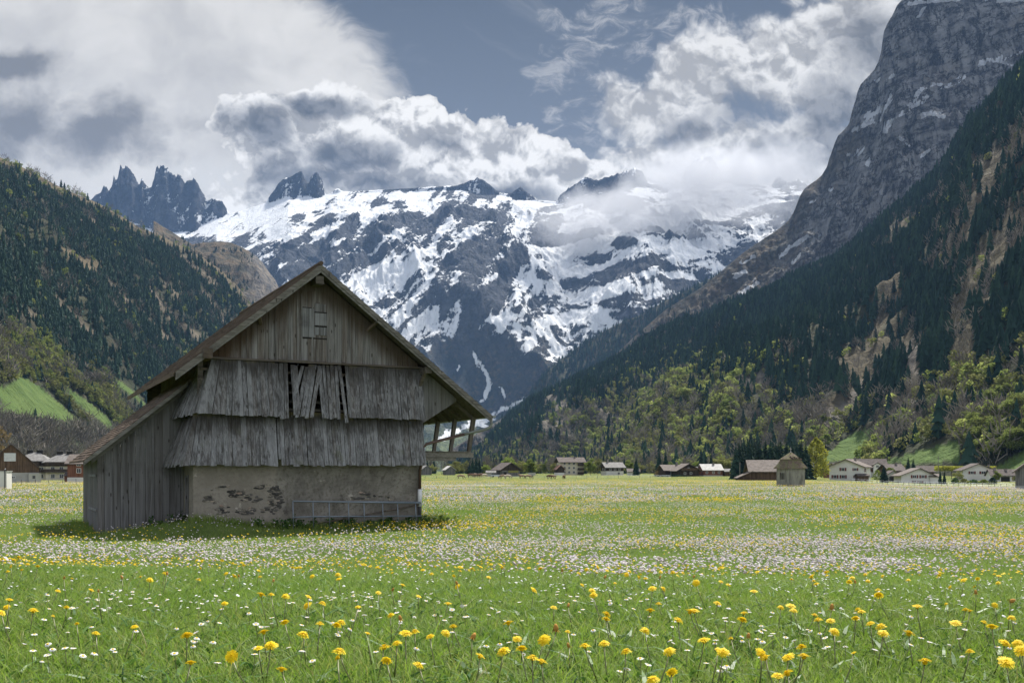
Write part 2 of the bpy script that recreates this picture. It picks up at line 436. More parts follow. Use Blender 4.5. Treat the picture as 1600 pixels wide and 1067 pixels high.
def mass_tower(X, Y, T, PC):
    up = pl(PC, SIL_BASE) - np.minimum(pl(PC, SIL_PEAK), pl(PC, SIL_BASE))
    Rd = 7000.0
    H = up / FPX * Y
    w = np.clip(up * .00095, .006, .085)
    dd = (T - 1) / w + .12 * fbm(X / 60, Y / 200, 3, 41)
    body = np.clip(1 - np.abs(dd) ** 1.15, 0, 1)
    rough = 1 + .35 * (ridged(X / 70, Y / 160, 4, 43) - .5) * np.clip(1 - body, 0, 1)
    return H * body * rough + H * np.where(PC < 380, .15, .22) * (ridged(X / 48 + fbm(X / 30, Y / 60, 3, 45) * .5, Y / 90, 5, 47, .6) - .5) * np.clip(body * 1.6, 0, 1) ** .6
t = terrain('massif', -60, 1420, 1320, 430, [(0, 4300), (1420, 4100)], [(0, 7000), (1420, 7000)], SIL_BASE,
            [(0, 0), (.08, .045), (.16, .13), (.24, .27), (.30, .36), (.42, .49), (.6, .655), (.8, .83), (1, 1)], -12, mass_noise, mass_tower)
cov_px = [150, 250, 350, 450, 550, 650, 750, 850, 950, 1050, 1150, 1250]
cov_py = [300, 340, 380, 420, 460, 500, 530, 560, 590, 620]
cov = np.array([[.40, .35, .90, .88, .62, .62, .52, .58, .50, .68, .65, .50],
                [.50, .60, .97, .86, .72, .74, .64, .72, .76, .84, .80, .52],
                [.50, .60, .60, .62, .70, .68, .55, .68, .84, .80, .62, .45],
                [.40, .45, .50, .56, .66, .70, .50, .72, .74, .64, .52, .40],
                [.40, .40, .42, .62, .74, .74, .48, .74, .70, .52, .42, .30],
                [.20, .25, .30, .62, .76, .76, .60, .82, .70, .50, .32, .20],
                [.05, .05, .10, .42, .58, .60, .56, .74, .64, .32, .12, .05],
                [.03, .03, .03, .10, .20, .28, .34, .40, .42, .14, .03, .02],
                [.02, .02, .02, .02, .03, .05, .08, .08, .14, .04, .02, .02],
                [0, 0, 0, 0, 0, 0, .02, .02, .02, 0, 0, 0]])
def bil(px, py):
    fx = np.interp(px, cov_px, np.arange(len(cov_px))); fy = np.interp(py, cov_py, np.arange(len(cov_py)))
    ix = np.minimum(fx.astype(int), len(cov_px) - 2); iy = np.minimum(fy.astype(int), len(cov_py) - 2)
    u = fx - ix; v = fy - iy
    return (cov[iy, ix] * (1 - u) + cov[iy, ix + 1] * u) * (1 - v) + (cov[iy + 1, ix] * (1 - u) + cov[iy + 1, ix + 1] * u) * v
n1 = fbm((t['X'] + t['Y'] * .3) / 110, t['Y'] / 260, 6, 51, .58)
n2 = ridged((t['X'] + t['Y'] * .25) / 300, t['Y'] / 700, 4, 57)
rel = t['slope'] - .62
def streak(ang, lu, lv, seed, o=6):
    a = R(ang); wv = fbm(t['X'] / 420, t['Z'] / 420, 4, seed + 50) * 130
    u = t['X'] * math.cos(a) + t['Z'] * math.sin(a) + wv; v = -t['X'] * math.sin(a) + t['Z'] * math.cos(a) + wv * .6
    return fbm(u / lu, v / lv, o, seed, .58)
wl = sm(720, 640, t['PX']) * sm(330, 420, t['PY']); wr = sm(800, 900, t['PX'])
wm = np.clip(1 - wl - wr, 0, 1)
st = (streak(47, 420, 85, 301) * wl + streak(8, 420, 95, 302) * wr + streak(62, 300, 110, 303) * wm) / np.sqrt(wl ** 2 + wr ** 2 + wm ** 2)
big = fbm(t['X'] / 520, t['Z'] / 330, 4, 305)
snow = (bil(t['PX'], t['PY']) - .5) * 1.15 - .015 - np.clip(rel, -.6, 1.2) * .16 + st * .85 + n1 * .16 - (n2 - .45) * .16 + big * .34
for ex, ey, erx, ery, es in ((752, 292, 24, 14, .8), (815, 302, 22, 10, .8), (920, 287, 40, 11, .8), (985, 273, 26, 11, .8), (970, 318, 48, 15, .8), (705, 328, 28, 12, .5), (858, 345, 20, 24, .5), (854, 372, 32, 16, .7), (980, 380, 24, 10, .6), (742, 400, 34, 34, .30), (500, 343, 30, 10, .5), (452, 343, 25, 11, .5),
                            (478, 395, 40, 20, .7), (600, 318, 34, 9, .5), (1000, 420, 60, 24, .35), (640, 352, 50, 16, .3), (565, 370, 40, 20, .3), (800, 462, 60, 22, .3), (1150, 350, 60, 16, .4)):
    snow -= .8 * es * np.clip(1.25 - np.hypot((t['PX'] + n1 * 14 - ex) / erx, (t['PY'] + n1 * 8 - ey) / ery), 0, 1) ** .7
up = pl(t['PX'], SIL_BASE) - pl(t['PX'], SIL_PEAK)
tow = sm(4, 14, up) * (np.abs(t['T'] - 1) < np.clip(up * .00095, .006, .085) * 1.02)
snow = np.where(tow > .3, -.08 + n1 * .5 + streak(60, 120, 30, 311, 4) * .3 - np.clip(rel, 0, 2) * .04, snow)
nt = fbm(t['X'] / 60, t['Z'] / 60, 5, 59, .6)
# avalanche tongues reaching the valley
for line, w in (([(738, 552), (752, 572), (760, 585), (766, 600), (762, 612), (753, 626)], 5), ([(782, 605), (790, 615), (787, 622)], 3), ([(830, 622), (800, 634), (770, 646), (735, 662), (690, 684)], 7.5), ([(775, 655), (745, 662), (765, 668)], 3),
                ([(850, 500), (865, 535), (884, 562)], 7), ([(770, 500), (850, 520), (880, 545), (885, 570)], 6), ([(718, 572), (712, 578)], 3)):
    dl = dpoly(t['PX'] + nt * 9 + n1 * 5, t['PY'] + nt * 4, line)
    snow = np.maximum(snow, (.22 - dl / w * .30) + n1 * .3 + nt * .15)
snow = np.where(t['T'] > 1.02, .2, snow)
low = sm(470, 600, t['PY'] + n1 * 60)                 # bare alpine grass and scrub low down
pale = sm(640, 700, t['PY'])
def mass_mat(g):
    p = g.coord()
    s = g.attr('snow'); lo = g.attr('low'); pa = g.attr('pale')
    n = g.noise(p, .045, 6, .62); nf = g.noise(p, .011, 5, .6)
    crk = g.noise(g.vmath('ADD', g.scale(p, (.020, .006, .008)), g.vmath('SCALE', g.noise(p, .008, 4, .6, col=True), scale=.9)), 1.0, 6, .6)
    line = g.step(g.math('ABSOLUTE', crk - .5), .035, .0)
    k = g.step(s + (n - .5) * .6 + (nf - .5) * .2 - line * .10, -.035, .045)
    rock = g.mix(g.step(nf, .35, .65), (.040, .046, .058), (.092, .096, .107))
    rock = g.mix(g.step(g.noise(p, .02, 6, .7), .45, .62), rock, (.040, .043, .050))
    veg = g.mix(g.step(n, .4, .62), (.030, .040, .040), (.110, .085, .055))
    veg = g.mix(g.step(g.noise(p, .006, 5, .6), .48, .66), veg, (.028, .040, .042))
    gul = g.noise(g.scale(p, (.022, .006, .004)), 1.0, 7, .66, .6)
    veg = g.mix(g.step(gul, .42, .62, 0, .85), veg, (.040, .044, .052)); veg = g.mix(g.step(gul, .36, .26, 0, .6), veg, (.105, .10, .095))
    base = g.mix(line * .6, g.mix(lo, rock, veg), (.026, .029, .036))
    base = g.mix(pa, base, g.mix(n, (.10, .14, .055), (.16, .17, .085)))
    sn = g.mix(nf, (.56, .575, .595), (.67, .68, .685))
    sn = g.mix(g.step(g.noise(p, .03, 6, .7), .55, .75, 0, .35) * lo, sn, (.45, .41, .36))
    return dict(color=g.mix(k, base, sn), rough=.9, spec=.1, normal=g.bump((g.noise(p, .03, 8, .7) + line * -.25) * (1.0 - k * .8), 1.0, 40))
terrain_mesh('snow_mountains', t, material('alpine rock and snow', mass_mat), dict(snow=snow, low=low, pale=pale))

# ---- 2. the cliff massif on the right with its brown alp below
SIL_CLIFF = [(700, 705), (830, 625), (900, 590), (960, 556), (990, 527), (1040, 484), (1095, 450), (1120, 430), (1160, 396), (1195, 372), (1214, 360), (1232, 345), (1240, 332), (1245, 319), (1250, 306), (1257, 295), (1266, 288), (1275, 282), (1284, 274), (1292, 261), (1296, 247),
             (1300, 236), (1305, 222), (1310, 211), (1318, 204), (1327, 193), (1331, 175), (1337, 156), (1340, 143), (1345, 132), (1355, 121), (1367, 108), (1373, 95), (1377, 80), (1379, 63), (1381, 50), (1387, 36), (1395, 23), (1402, 8), (1410, 0),
             (1430, -5), (1450, -8), (1470, -6), (1500, -9), (1530, -6), (1560, -10), (1600, -14), (1700, -24)]
def cliff_noise(X, Y, T, PC):
    e = np.clip(np.sin(np.pi * np.clip(T, 0, 1) ** .8), 0, 1) ** .6
    wx = fbm(X / 200, Y / 300, 4, 61) * 60
    r = ridged((X + wx + Y * .35) / 120, Y / 400, 5, 63)
    r2 = ridged((X + wx * .4) / 34, Y / 60, 4, 67)
    h = (Y + X * .30 + fbm(X / 160, Y / 160, 4, 69) * 120) / 150
    led = sm(.15, .85, h % 1) - (h % 1)
    return (r - .45) * 70 * e + (r2 - .45) * 34 * e + led * 50 * e + (ridged((X + wx * .5) / 15, Y / 40 + X / 90, 3, 75) - .45) * 11 * e
t = terrain('cliff', 700, 1660, 900, 330, [(700, 2500), (1000, 2300), (1300, 1900), (1660, 1500)], [(700, 2900), (1000, 3000), (1250, 2850), (1400, 2700), (1660, 2350)], SIL_CLIFF,
            [(0, 0), (.3, .22), (.5, .42), (.68, .62), (.8, .74), (.88, .80), (.93, .90), (1, 1)], -8, cliff_noise)
n1 = fbm((t['X']) / 60, t['Y'] / 60, 5, 71, .6); n3 = fbm((t['X'] + t['Z']) / 28, (t['X'] - t['Z']) / 14, 5, 73, .62)
sn = np.full(t['X'].shape, -.6)
for line, w in (([(1335, 205), (1358, 185), (1375, 172)], 5), ([(1342, 200), (1375, 188), (1392, 150)], 4), ([(1372, 128), (1396, 118)], 4), ([(1385, 190), (1420, 172), (1455, 152)], 3.5), ([(1420, 168), (1440, 140), (1470, 132)], 3), ([(1382, 205), (1388, 195)], 5),
                ([(1405, 215), (1418, 226)], 4), ([(1435, 182), (1455, 178), (1476, 184)], 4.5), ([(1436, 246), (1452, 236)], 4), ([(1472, 140), (1508, 120)], 3), ([(1525, 104), (1555, 95), (1580, 100)], 4), ([(1530, 98), (1600, 80)], 3), ([(1330, 245), (1352, 230)], 3), ([(1356, 258), (1360, 248)], 4),
                ([(1218, 402), (1230, 388), (1262, 370)], 4.5), ([(1238, 410), (1250, 398)], 5), ([(1155, 458), (1168, 448)], 4), ([(1150, 435), (1165, 425)], 3), ([(1175, 448), (1182, 440)], 4), ([(1268, 318), (1275, 314)], 2.5), ([(1295, 297), (1300, 294)], 3), ([(1160, 412), (1180, 402)], 3),
                ([(1420, 6), (1450, 2), (1480, 0), (1500, -3)], 5), ([(1436, 26), (1445, 12)], 4.5), ([(1560, 2), (1600, -2)], 5)):
    sn = np.maximum(sn, .34 - dpoly(t['PX'] + n1 * 9 + n3 * 7, t['PY'] + n1 * 6 + n3 * 5, line) / (w * .8) * .3)
sn = sn + n1 * .25 + n3 * .45 - .08
sn = np.where(t['PY'] < -3 + n1 * 16 + n3 * 14, .1 + n3 * .5, sn)
alp = sm(1275, 1195, t['PX'] + (t['PY'] - 400) * .25 + n1 * 60 + n3 * 20) * .92
alp = np.maximum(alp, sm(.2, .55, n1 + n3 * .5 + (t['PY'] - 300) / 500) * .35)
alp = np.maximum(alp, .75 * np.exp(-(dpoly(t['PX'], t['PY'], [(1240, 335), (1300, 262), (1340, 215)]) / 16) ** 2))
def cliff_mat(g):
    p = g.coord()
    s = g.attr('snow'); a = g.attr('alp')
    v = g.noise(g.scale(p, (.05, .02, .006)), 1.0, 7, .65, .4)      # dark streaks down the face
    v2 = g.noise(g.scale(p, (.16, .05, .012)), 1.0, 5, .6)
    n = g.noise(p, .03, 7, .68)
    lay = g.noise(g.scale(g.vmath('ADD', p, g.vmath('SCALE', g.noise(p, .006, 3, .5, col=True), scale=60)), (.006, .004, .05)), 1.0, 5, .62)
    c = g.mix(g.step(v, .34, .66), (.105, .108, .115), (.31, .31, .305))
    c = g.mix(g.step(v2, .52, .7, 0, .8), c, (.05, .053, .061))
    c = g.mix(g.step(lay, .5, .68, 0, .7), c, (.07, .073, .081))
    c = g.mix(g.step(g.noise(p, .012, 6, .65), .56, .70, 0, .45), c, (.24, .205, .16))
    al = g.mix(g.step(n, .38, .62), (.125, .098, .065), (.060, .060, .048))
    al = g.mix(g.step(g.noise(p, .014, 5, .6), .5, .62, 0, .6), al, (.10, .10, .095))
    wv = g.vmath('SCALE', g.noise(p, .02, 4, .6, col=True), scale=1.2)
    c1 = g.noise(g.vmath('ADD', g.scale(p, (.045, .02, .005)), wv), 1.0, 5, .6); c2 = g.noise(g.vmath('ADD', g.scale(g.vmath('ADD', p, (50, 9, 4)), (.010, .006, .032)), wv), 1.0, 5, .6)
    crack = g.math('MAXIMUM', g.step(g.math('ABSOLUTE', c1 - .5), .030, .004), g.step(g.math('ABSOLUTE', c2 - .47), .022, .003) * .85)
    c = g.mix(crack * .8, c, (.030, .032, .038))
    c = g.mix(g.step(c2, .54, .60, 0, .4), c, (.30, .295, .285))
    k = g.step(s + (n - .5) * .7, -.03, .05)
    c = g.mix(k, g.mix(a, c, al), (.60, .62, .65))
    h = v * .5 + n * .6 + lay * .5 - crack * .5
    return dict(color=c, rough=.9, spec=.1, normal=g.bump(h, 1.0, 46))
terrain_mesh('cliff_mountain', t, material('limestone cliff', cliff_mat), dict(snow=sn, alp=alp))

# ---- 3. the brown knob behind the left slope
def knob_noise(X, Y, T, PC):
    e = np.clip(np.sin(np.pi * np.clip(T, 0, 1)), 0, 1) ** .6
    return (ridged(X / 130, Y / 260, 5, 81) - .45) * 60 * e
t = terrain('knob', 240, 640, 260, 130, [(0, 2500), (800, 2500)], [(0, 3300), (800, 3300)],
            [(240, 345), (300, 382), (318, 379), (345, 377), (360, 379), (375, 385), (388, 392), (400, 400), (411, 411), (420, 425), (430, 437), (438, 455), (452, 490), (480, 540), (540, 610), (640, 690)],
            [(0, 0), (.25, .3), (.5, .62), (.75, .86), (1, 1)], -8, knob_noise)
n1 = fbm(t['X'] / 80, t['Y'] / 80, 5, 85)
rock = sm(380, 405, t['PX'] + n1 * 30)
def knob_mat(g):
    p = g.coord(); n = g.noise(p, .03, 6, .65)
    v = g.noise(g.scale(p, (.06, .03, .012)), 1.0, 6, .65)
    c1 = g.mix(g.step(n, .38, .62), (.045, .045, .032), (.115, .085, .052))
    c2 = g.mix(g.step(v, .35, .65), (.075, .075, .076), (.19, .165, .135))
    return dict(color=g.mix(g.attr('rock'), c1, c2), rough=.9, spec=.1, normal=g.bump(n + v, 1.0, 22))
terrain_mesh('rocky_knob_hill', t, material('knob rock', knob_mat), dict(rock=rock))

# ---- slopes that carry forest
def slope_mat(g):
    p = g.coord(); n = g.noise(p, .05, 6, .65); nf = g.noise(p, .014, 5, .6)
    br = g.mix(g.step(n, .36, .64), (.022, .027, .017), (.048, .046, .030))
    br = g.mix(g.step(nf, .46, .62, 0, .7), br, (.040, .046, .024))
    gr = g.mix(g.step(g.noise(p, .03, 5, .6), .3, .7), (.058, .098, .026), (.088, .130, .038))
    rk = g.mix(g.step(g.noise(g.scale(p, (.1, .05, .03)), 1, 6, .65), .36, .62), (.05, .05, .053), (.185, .165, .140))
    tan = g.mix(n, (.085, .068, .043), (.13, .105, .066))
    c = g.mix(g.attr('tan'), br, tan)
    c = g.mix(g.attr('rock'), c, rk)
    c = g.mix(g.attr('pasture'), c, gr)
    return dict(color=c, rough=.95, spec=.1, normal=g.bump(n, 1.0, 8))
SLOPE_MAT = material('mountain slope soil and grass', slope_mat)

# ---- 4. far wooded spur under the massif
def spur_noise(X, Y, T, PC):
    e = np.clip(np.sin(np.pi * np.clip(T, 0, 1)), 0, 1) ** .6
    return (ridged(X / 160, Y / 400, 4, 91) - .45) * 70 * e
tS = terrain('spur', 780, 1260, 260, 110, [(780, 3300), (1260, 2900)], [(780, 3500), (900, 3900), (1260, 3900)],
             [(780, 655), (812, 632), (824, 620), (845, 592), (862, 574), (880, 560), (897, 546), (930, 525), (962, 508), (980, 500), (1000, 493), (1040, 470), (1100, 440), (1260, 360)],
             [(0, 0), (.5, .5), (1, 1)], -8, spur_noise)
z0 = np.zeros(tS['X'].shape)
terrain_mesh('wooded_spur_hill', tS, SLOPE_MAT, dict(pasture=z0, rock=z0, tan=z0))

# ---- 5. left slope
SIL_L = [(-420, 60), (-200, 150), (-60, 222), (0, 246), (30, 259), (60, 274), (85, 288), (120, 304), (150, 316), (185, 335), (215, 354), (250, 368), (290, 388), (320, 404), (345, 422), (365, 440), (380, 458), (393, 480), (420, 520), (450, 565), (480, 610), (520, 660), (560, 715)]
def left_noise(X, Y, T, PC):
    e = np.clip(np.sin(np.pi * np.clip(T, 0, 1) ** .8), 0, 1) ** .7
    wx = fbm(X / 300, Y / 300, 3, 101) * 90
    z = (ridged((X + Y * .45 + wx) / 260, (Y - X * .3) / 700, 5, 103) - .45) * 75 * e + fbm(X / 120, Y / 120, 5, 107) * 16 * e
    return z
tL = terrain('left', -420, 560, 420, 260, [(-420, 330), (0, 560), (150, 800), (300, 1250), (560, 1900)], [(-420, 1500), (0, 1850), (250, 2100), (400, 2350), (560, 2500)], SIL_L,
             [(0, 0), (.1, .055), (.25, .19), (.5, .47), (.75, .77), (1, 1)], -2.5, left_noise)
P_L = [[(-30, 640), (-10, 612), (32, 590), (50, 596), (70, 612), (95, 632), (118, 652), (132, 662), (60, 652), (0, 642)],
       [(172, 587), (190, 597), (212, 614), (236, 640), (205, 618), (182, 600)],
       [(96, 600), (130, 622), (160, 645), (182, 668), (170, 668), (120, 630), (98, 606)],
       ]
nL = fbm(tL['X'] / 70, tL['Y'] / 70, 4, 109)
past = np.zeros(tL['X'].shape)
for q in P_L: past = np.maximum(past, inpoly(tL['PX'] + nL * 13, tL['PY'] + nL * 7, q) * 1.0)
tanL = sm(13, 2, tL['PY'] - pl(tL['PX'], SIL_L) + nL * 8) * .85
tanL = np.maximum(tanL, inpoly(tL['PX'] + nL * 10, tL['PY'] + nL * 8, [(95, 386), (120, 394), (150, 408), (166, 422), (140, 428), (118, 418)]) * .9)
GULL = [([(165, 440), (215, 485), (262, 530)], 5), ([(235, 452), (262, 490), (290, 512), (330, 540)], 6), ([(285, 405), (312, 425), (330, 440)], 7), ([(130, 340), (150, 352)], 6), ([(258, 445), (285, 470)], 4), ([(60, 440), (90, 470), (140, 520)], 6), ([(20, 480), (70, 500)], 7), ([(315, 455), (345, 490), (350, 505)], 4)]
gulL = np.zeros(past.shape)
for ln, w in GULL: gulL = np.maximum(gulL, sm(w * 1.3, w * .4, dpoly(tL['PX'] + nL * 9, tL['PY'] + nL * 9, ln)))
tanL = np.maximum(tanL, gulL * .9)
terrain_mesh('left_mountain_slope', tL, SLOPE_MAT, dict(pasture=past, rock=gulL * .35, tan=tanL))

# ---- 6. right slope
SIL_R = [(700, 728), (740, 712), (755, 703), (761, 693), (780, 672), (800, 652), (822, 635), (850, 620), (887, 602), (925, 582), (962, 566), (1000, 540), (1050, 512), (1100, 494), (1142, 474), (1189, 462), (1240, 437), (1287, 418), (1334, 386), (1381, 345), (1428, 304), (1470, 264), (1500, 215), (1515, 190), (1535, 172), (1560, 145), (1600, 105), (1700, 10), (1900, -140)]
def right_noise(X, Y, T, PC):
    e = np.clip(np.sin(np.pi * np.clip(T, 0, 1) ** .8), 0, 1) ** .7
    wx = fbm(X / 300, Y / 300, 3, 121) * 80
    z = (ridged((X - Y * .35 + wx) / 240, (Y + X * .3) / 650, 5, 123) - .45) * 90 * e + fbm(X / 110, Y / 110, 5, 127) * 18 * e
    z += -40 * np.exp(-((PC - 1400 - (T - .5) * 150) / 60) ** 2) * e
    return z
tR = terrain('right', 700, 1900, 620, 300, [(700, 1500), (760, 1400), (900, 1050), (1050, 800), (1300, 560), (1600, 420), (1900, 330)], [(700, 2500), (1000, 2500), (1100, 2400), (1300, 2050), (1470, 1750), (1600, 1500), (1900, 1250)], SIL_R,
             [(0, 0), (.08, .045), (.2, .15), (.4, .37), (.7, .7), (1, 1)], -3, right_noise)
P_R = [[(1285, 722), (1290, 706), (1310, 690), (1340, 672), (1372, 662), (1366, 678), (1350, 692), (1345, 712), (1330, 722)],
       [(1376, 722), (1392, 714), (1430, 704), (1470, 694), (1498, 688), (1502, 702), (1500, 722)],
       [(1535, 735), (1570, 720), (1600, 704), (1640, 690), (1640, 735)]]
nR = fbm(tR['X'] / 60, tR['Y'] / 60, 4, 129)
pastR = np.zeros(tR['X'].shape)
for q in P_R: pastR = np.maximum(pastR, inpoly(tR['PX'] + nR * 12, tR['PY'] + nR * 6, q) * 1.0)
OPEN = [([(1600, 215), (1540, 280), (1500, 350), (1475, 420)], 26), ([(1395, 440), (1375, 500), (1355, 560), (1320, 610), (1275, 660)], 20), ([(1600, 330), (1540, 420), (1500, 520), (1500, 600)], 30), ([(1410, 520), (1430, 600), (1400, 650)], 18),
        ([(1470, 300), (1410, 360), (1365, 400)], 8), ([(1240, 560), (1210, 580)], 12), ([(870, 640), (900, 660), (930, 672)], 12), ([(1560, 230), (1520, 300)], 12)]
openR = np.zeros(past.shape if False else tR['X'].shape)
for ln, w in OPEN: openR = np.maximum(openR, sm(w * 1.35, w * .5, dpoly(tR['PX'] + nR * 26, tR['PY'] + nR * 26, ln)))
rockR = np.zeros(tR['X'].shape)
for ln, w in (([(1420, 590), (1425, 550), (1432, 530)], 12), ([(1345, 600), (1330, 640), (1300, 655)], 14), ([(1390, 560), (1350, 610)], 8), ([(1160, 598), (1175, 605), (1190, 590)], 12), ([(860, 625), (900, 650), (880, 668)], 16), ([(830, 650), (860, 670)], 10), ([(1440, 615), (1425, 640)], 7), ([(930, 640), (960, 655)], 9)):
    rockR = np.maximum(rockR, sm(w * 1.4, w * .4, dpoly(tR['PX'] + nR * 22, tR['PY'] + nR * 22, ln)))
terrain_mesh('right_mountain_slope', tR, SLOPE_MAT, dict(pasture=pastR, rock=rockR * .8, tan=openR * .6))
# ================================================================== the meadow
_gy = [(-60, 1.35), (0, 1.25), (3.5, 1.17), (6, 1.05), (9, .87), (12, .66), (14, .47), (16, .28), (18, .12), (20, .03), (24, -.01), (30, 0), (40, 0), (9000, 0)]
_px320 = [(-300, -1.0), (0, -1.1), (400, -1.0), (1100, -.7), (1260, -.9), (1340, -1.5), (1440, -2.3), (1600, -2.7), (1900, -2.8)]
def gz(x, y):
    x = np.asarray(x, float); y = np.asarray(y, float)
    z = sum(pl(y + k, _gy) for k in (-1.2, -.6, 0, .6, 1.2)) / 5
    bump = np.exp(-((y - 11) / 5) ** 2)
    z = z - .020 * x * bump
    pxx = 800 + 1600 * x / np.maximum(y, 5)
    z3 = pl(pxx, _px320)
    f = sm(40, 320, y); far = sm(330, 560, y)
    z = z + z3 * f * (1 - far) - 2.0 * sm(560, 1500, y)
    z = z + fbm(x / 9, y / 9, 3, 201) * .05 * sm(2, 8, y) + fbm(x / 40, y / 26, 3, 203) * .22 * sm(45, 90, y)
    z = z + .36 * np.exp(-(((x + 9.6) / 1.9) ** 2 + ((y - 31.2) / 1.5) ** 2)) - .16 * np.exp(-(((x + 13.2) / 1.5) ** 2 + ((y - 31.5) / 2.0) ** 2))
    return z
def pxy(x, y, z): return 800 + 1600 * x / y, HZ - 1600 * (z - EYE) / y
ys = np.concatenate([np.linspace(-60, 0, 16)[:-1], np.linspace(0, 50, 200)[:-1], np.geomspace(50, 9000, 260)])
us = np.linspace(-1, 1, 301)
Yg, Ug = np.meshgrid(ys, us, indexing='ij')
Xg = Ug * (40 + np.maximum(Yg, 0) * .85)
Zg = gz(Xg, Yg)
i = np.arange(Yg.size).reshape(Yg.shape)
F = np.stack([i[:-1, :-1], i[:-1, 1:], i[1:, 1:], i[1:, :-1]], -1).reshape(-1, 4)
_pxs = [-80, 200, 400, 650, 800, 1000, 1200, 1400, 1680]
_pys = [738, 745, 752, 762, 770, 780, 790, 800, 812, 825, 838, 850, 860, 870, 880, 888, 896, 906, 930, 1100]
_W = np.array([[.03] * 9, [.05] * 9, [.20, .2, .1, .1, .08, .08, .08, .1, .1], [.3, .3, .3, .6, .55, .45, .40, .55, .6], [.40, .4, .4, .85, .9, .75, .62, .75, .8], [.5, .5, .5, .62, .7, .5, .5, .6, .6],
               [.45, .4, .4, .4, .4, .35, .38, .42, .48], [.4, .4, .4, .45, .45, .4, .4, .4, .45], [.4, .3, .3, .2, .2, .26, .34, .3, .38], [.34, .1, .1, .16, .22, .28, .36, .36, .36], [.22, .08, .12, .22, .34, .4, .45, .5, .45],
               [.2, .12, .22, .35, .5, .5, .5, .5, .5], [.4, .45, .5, .52, .55, .5, .5, .5, .5], [.7, .95, .85, .65, .65, .6, .5, .5, .5], [.3, .4, .5, .75, .85, .8, .62, .5, .5], [.06, .08, .12, .5, .85, .9, .75, .5, .4],
               [.03, .04, .05, .1, .2, .45, .5, .3, .12], [.03] * 9, [.025] * 9, [.02] * 9])
_W[4:10] *= 1.3
_Y = np.array([[.2] * 9, [.42, .4, .4, .35, .3, .3, .4, .3, .3], [.45, .4, .4, .32, .35, .45, .6, .35, .4], [.4, .35, .3, .3, .25, .3, .35, .22, .25], [.3, .3, .3, .18, .15, .25, .25, .2, .25], [.3, .3, .3, .25, .35, .55, .45, .42, .45],
               [.35, .3, .3, .4, .5, .55, .55, .55, .55], [.6, .4, .3, .5, .5, .45, .5, .45, .45], [.2, .15, .1, .55, .55, .35, .4, .45, .55], [.12, .08, .08, .45, .4, .3, .3, .3, .3], [.1, .1, .12, .16, .2, .2, .25, .35, .45],
               [.1, .1, .12, .14, .15, .18, .2, .35, .35], [.12, .1, .12, .16, .18, .2, .2, .25, .25], [.12, .12, .15, .2, .2, .2, .25, .3, .3], [.2, .2, .22, .25, .28, .25, .3, .3, .35], [.10, .10, .12, .2, .25, .25, .28, .28, .28],
               [.06, .06, .07, .09, .13, .16, .18, .18, .16], [.10] * 9, [.07] * 9, [.05] * 9])
_Y[1:10] *= .72
def tab(T_, px, py):
    fx = np.interp(px, _pxs, np.arange(len(_pxs))); fy = np.interp(py, _pys, np.arange(len(_pys)))
    ix = np.minimum(fx.astype(int), len(_pxs) - 2); iy = np.minimum(fy.astype(int), len(_pys) - 2)
    u = fx - ix; v = fy - iy
    return (T_[iy, ix] * (1 - u) + T_[iy, ix + 1] * u) * (1 - v) + (T_[iy + 1, ix] * (1 - u) + T_[iy + 1, ix + 1] * u) * v
def dens(T_, x, y, seed):
    z = gz(x, y); px, py = pxy(x, np.maximum(y, 1), z)
    wob = fbm(x / 14, y / 14, 3, seed + 5) * 9 + fbm(x / 2.5, y / 2.5, 3, seed + 6) * 7
    d = tab(T_, px, py + wob)
    n = fbm(x / 5, y / 7, 4, seed)
    return np.clip(d * np.clip(.85 + n * 3.4, .03, 2.3), 0, 1.6)
Wg = np.where(Yg > 2, dens(_W, Xg, Yg, 211), .02); Yw = np.where(Yg > 2, dens(_Y, Xg, Yg, 217), .05)
def meadow_mat(g):
    p = g.coord(); x, y, z = g.xyz(p)
    n = g.noise(p, .9, 6, .65); n2 = g.noise(p, .09, 5, .6); nf = g.noise(p, 14, 4, .6)
    c = g.mix(g.step(n, .35, .65), (.050, .082, .018), (.085, .118, .030))
    c = g.mix(g.step(n2, .4, .65, 0, .6), c, (.090, .118, .030))
    c = g.mix(g.step(nf, .5, .75, 0, .5), c, (.026, .05, .011))
    far = g.step(y, 70, 170)
    # flower heads too far away to model one by one: flecks of their own colour
    va = g.voro(g.vmath('ADD', p, (3, 5, 1)), 5.5, out='Color'); vx, vy, vz = g.xyz(va)
    wf = g.step(g.attr('white') * .55 - vx, -.02, .02) * far * .8
    yf = g.step(g.attr('yellow') * .5 - vy, -.02, .02) * far * .85
    c = g.mix(yf, c, (.46, .33, .03))
    c = g.mix(wf, c, (.46, .43, .44))
    return dict(color=c, rough=.95, spec=.08, normal=g.bump(n * .3 + nf * .3, .7, .12))
M_ground = material('meadow turf', meadow_mat)
tag(link('meadow', mesh_from('meadow', np.stack([Xg, Yg, Zg], -1).reshape(-1, 3), F, True, dict(white=Wg, yellow=Yw)), M_ground), kind='structure')

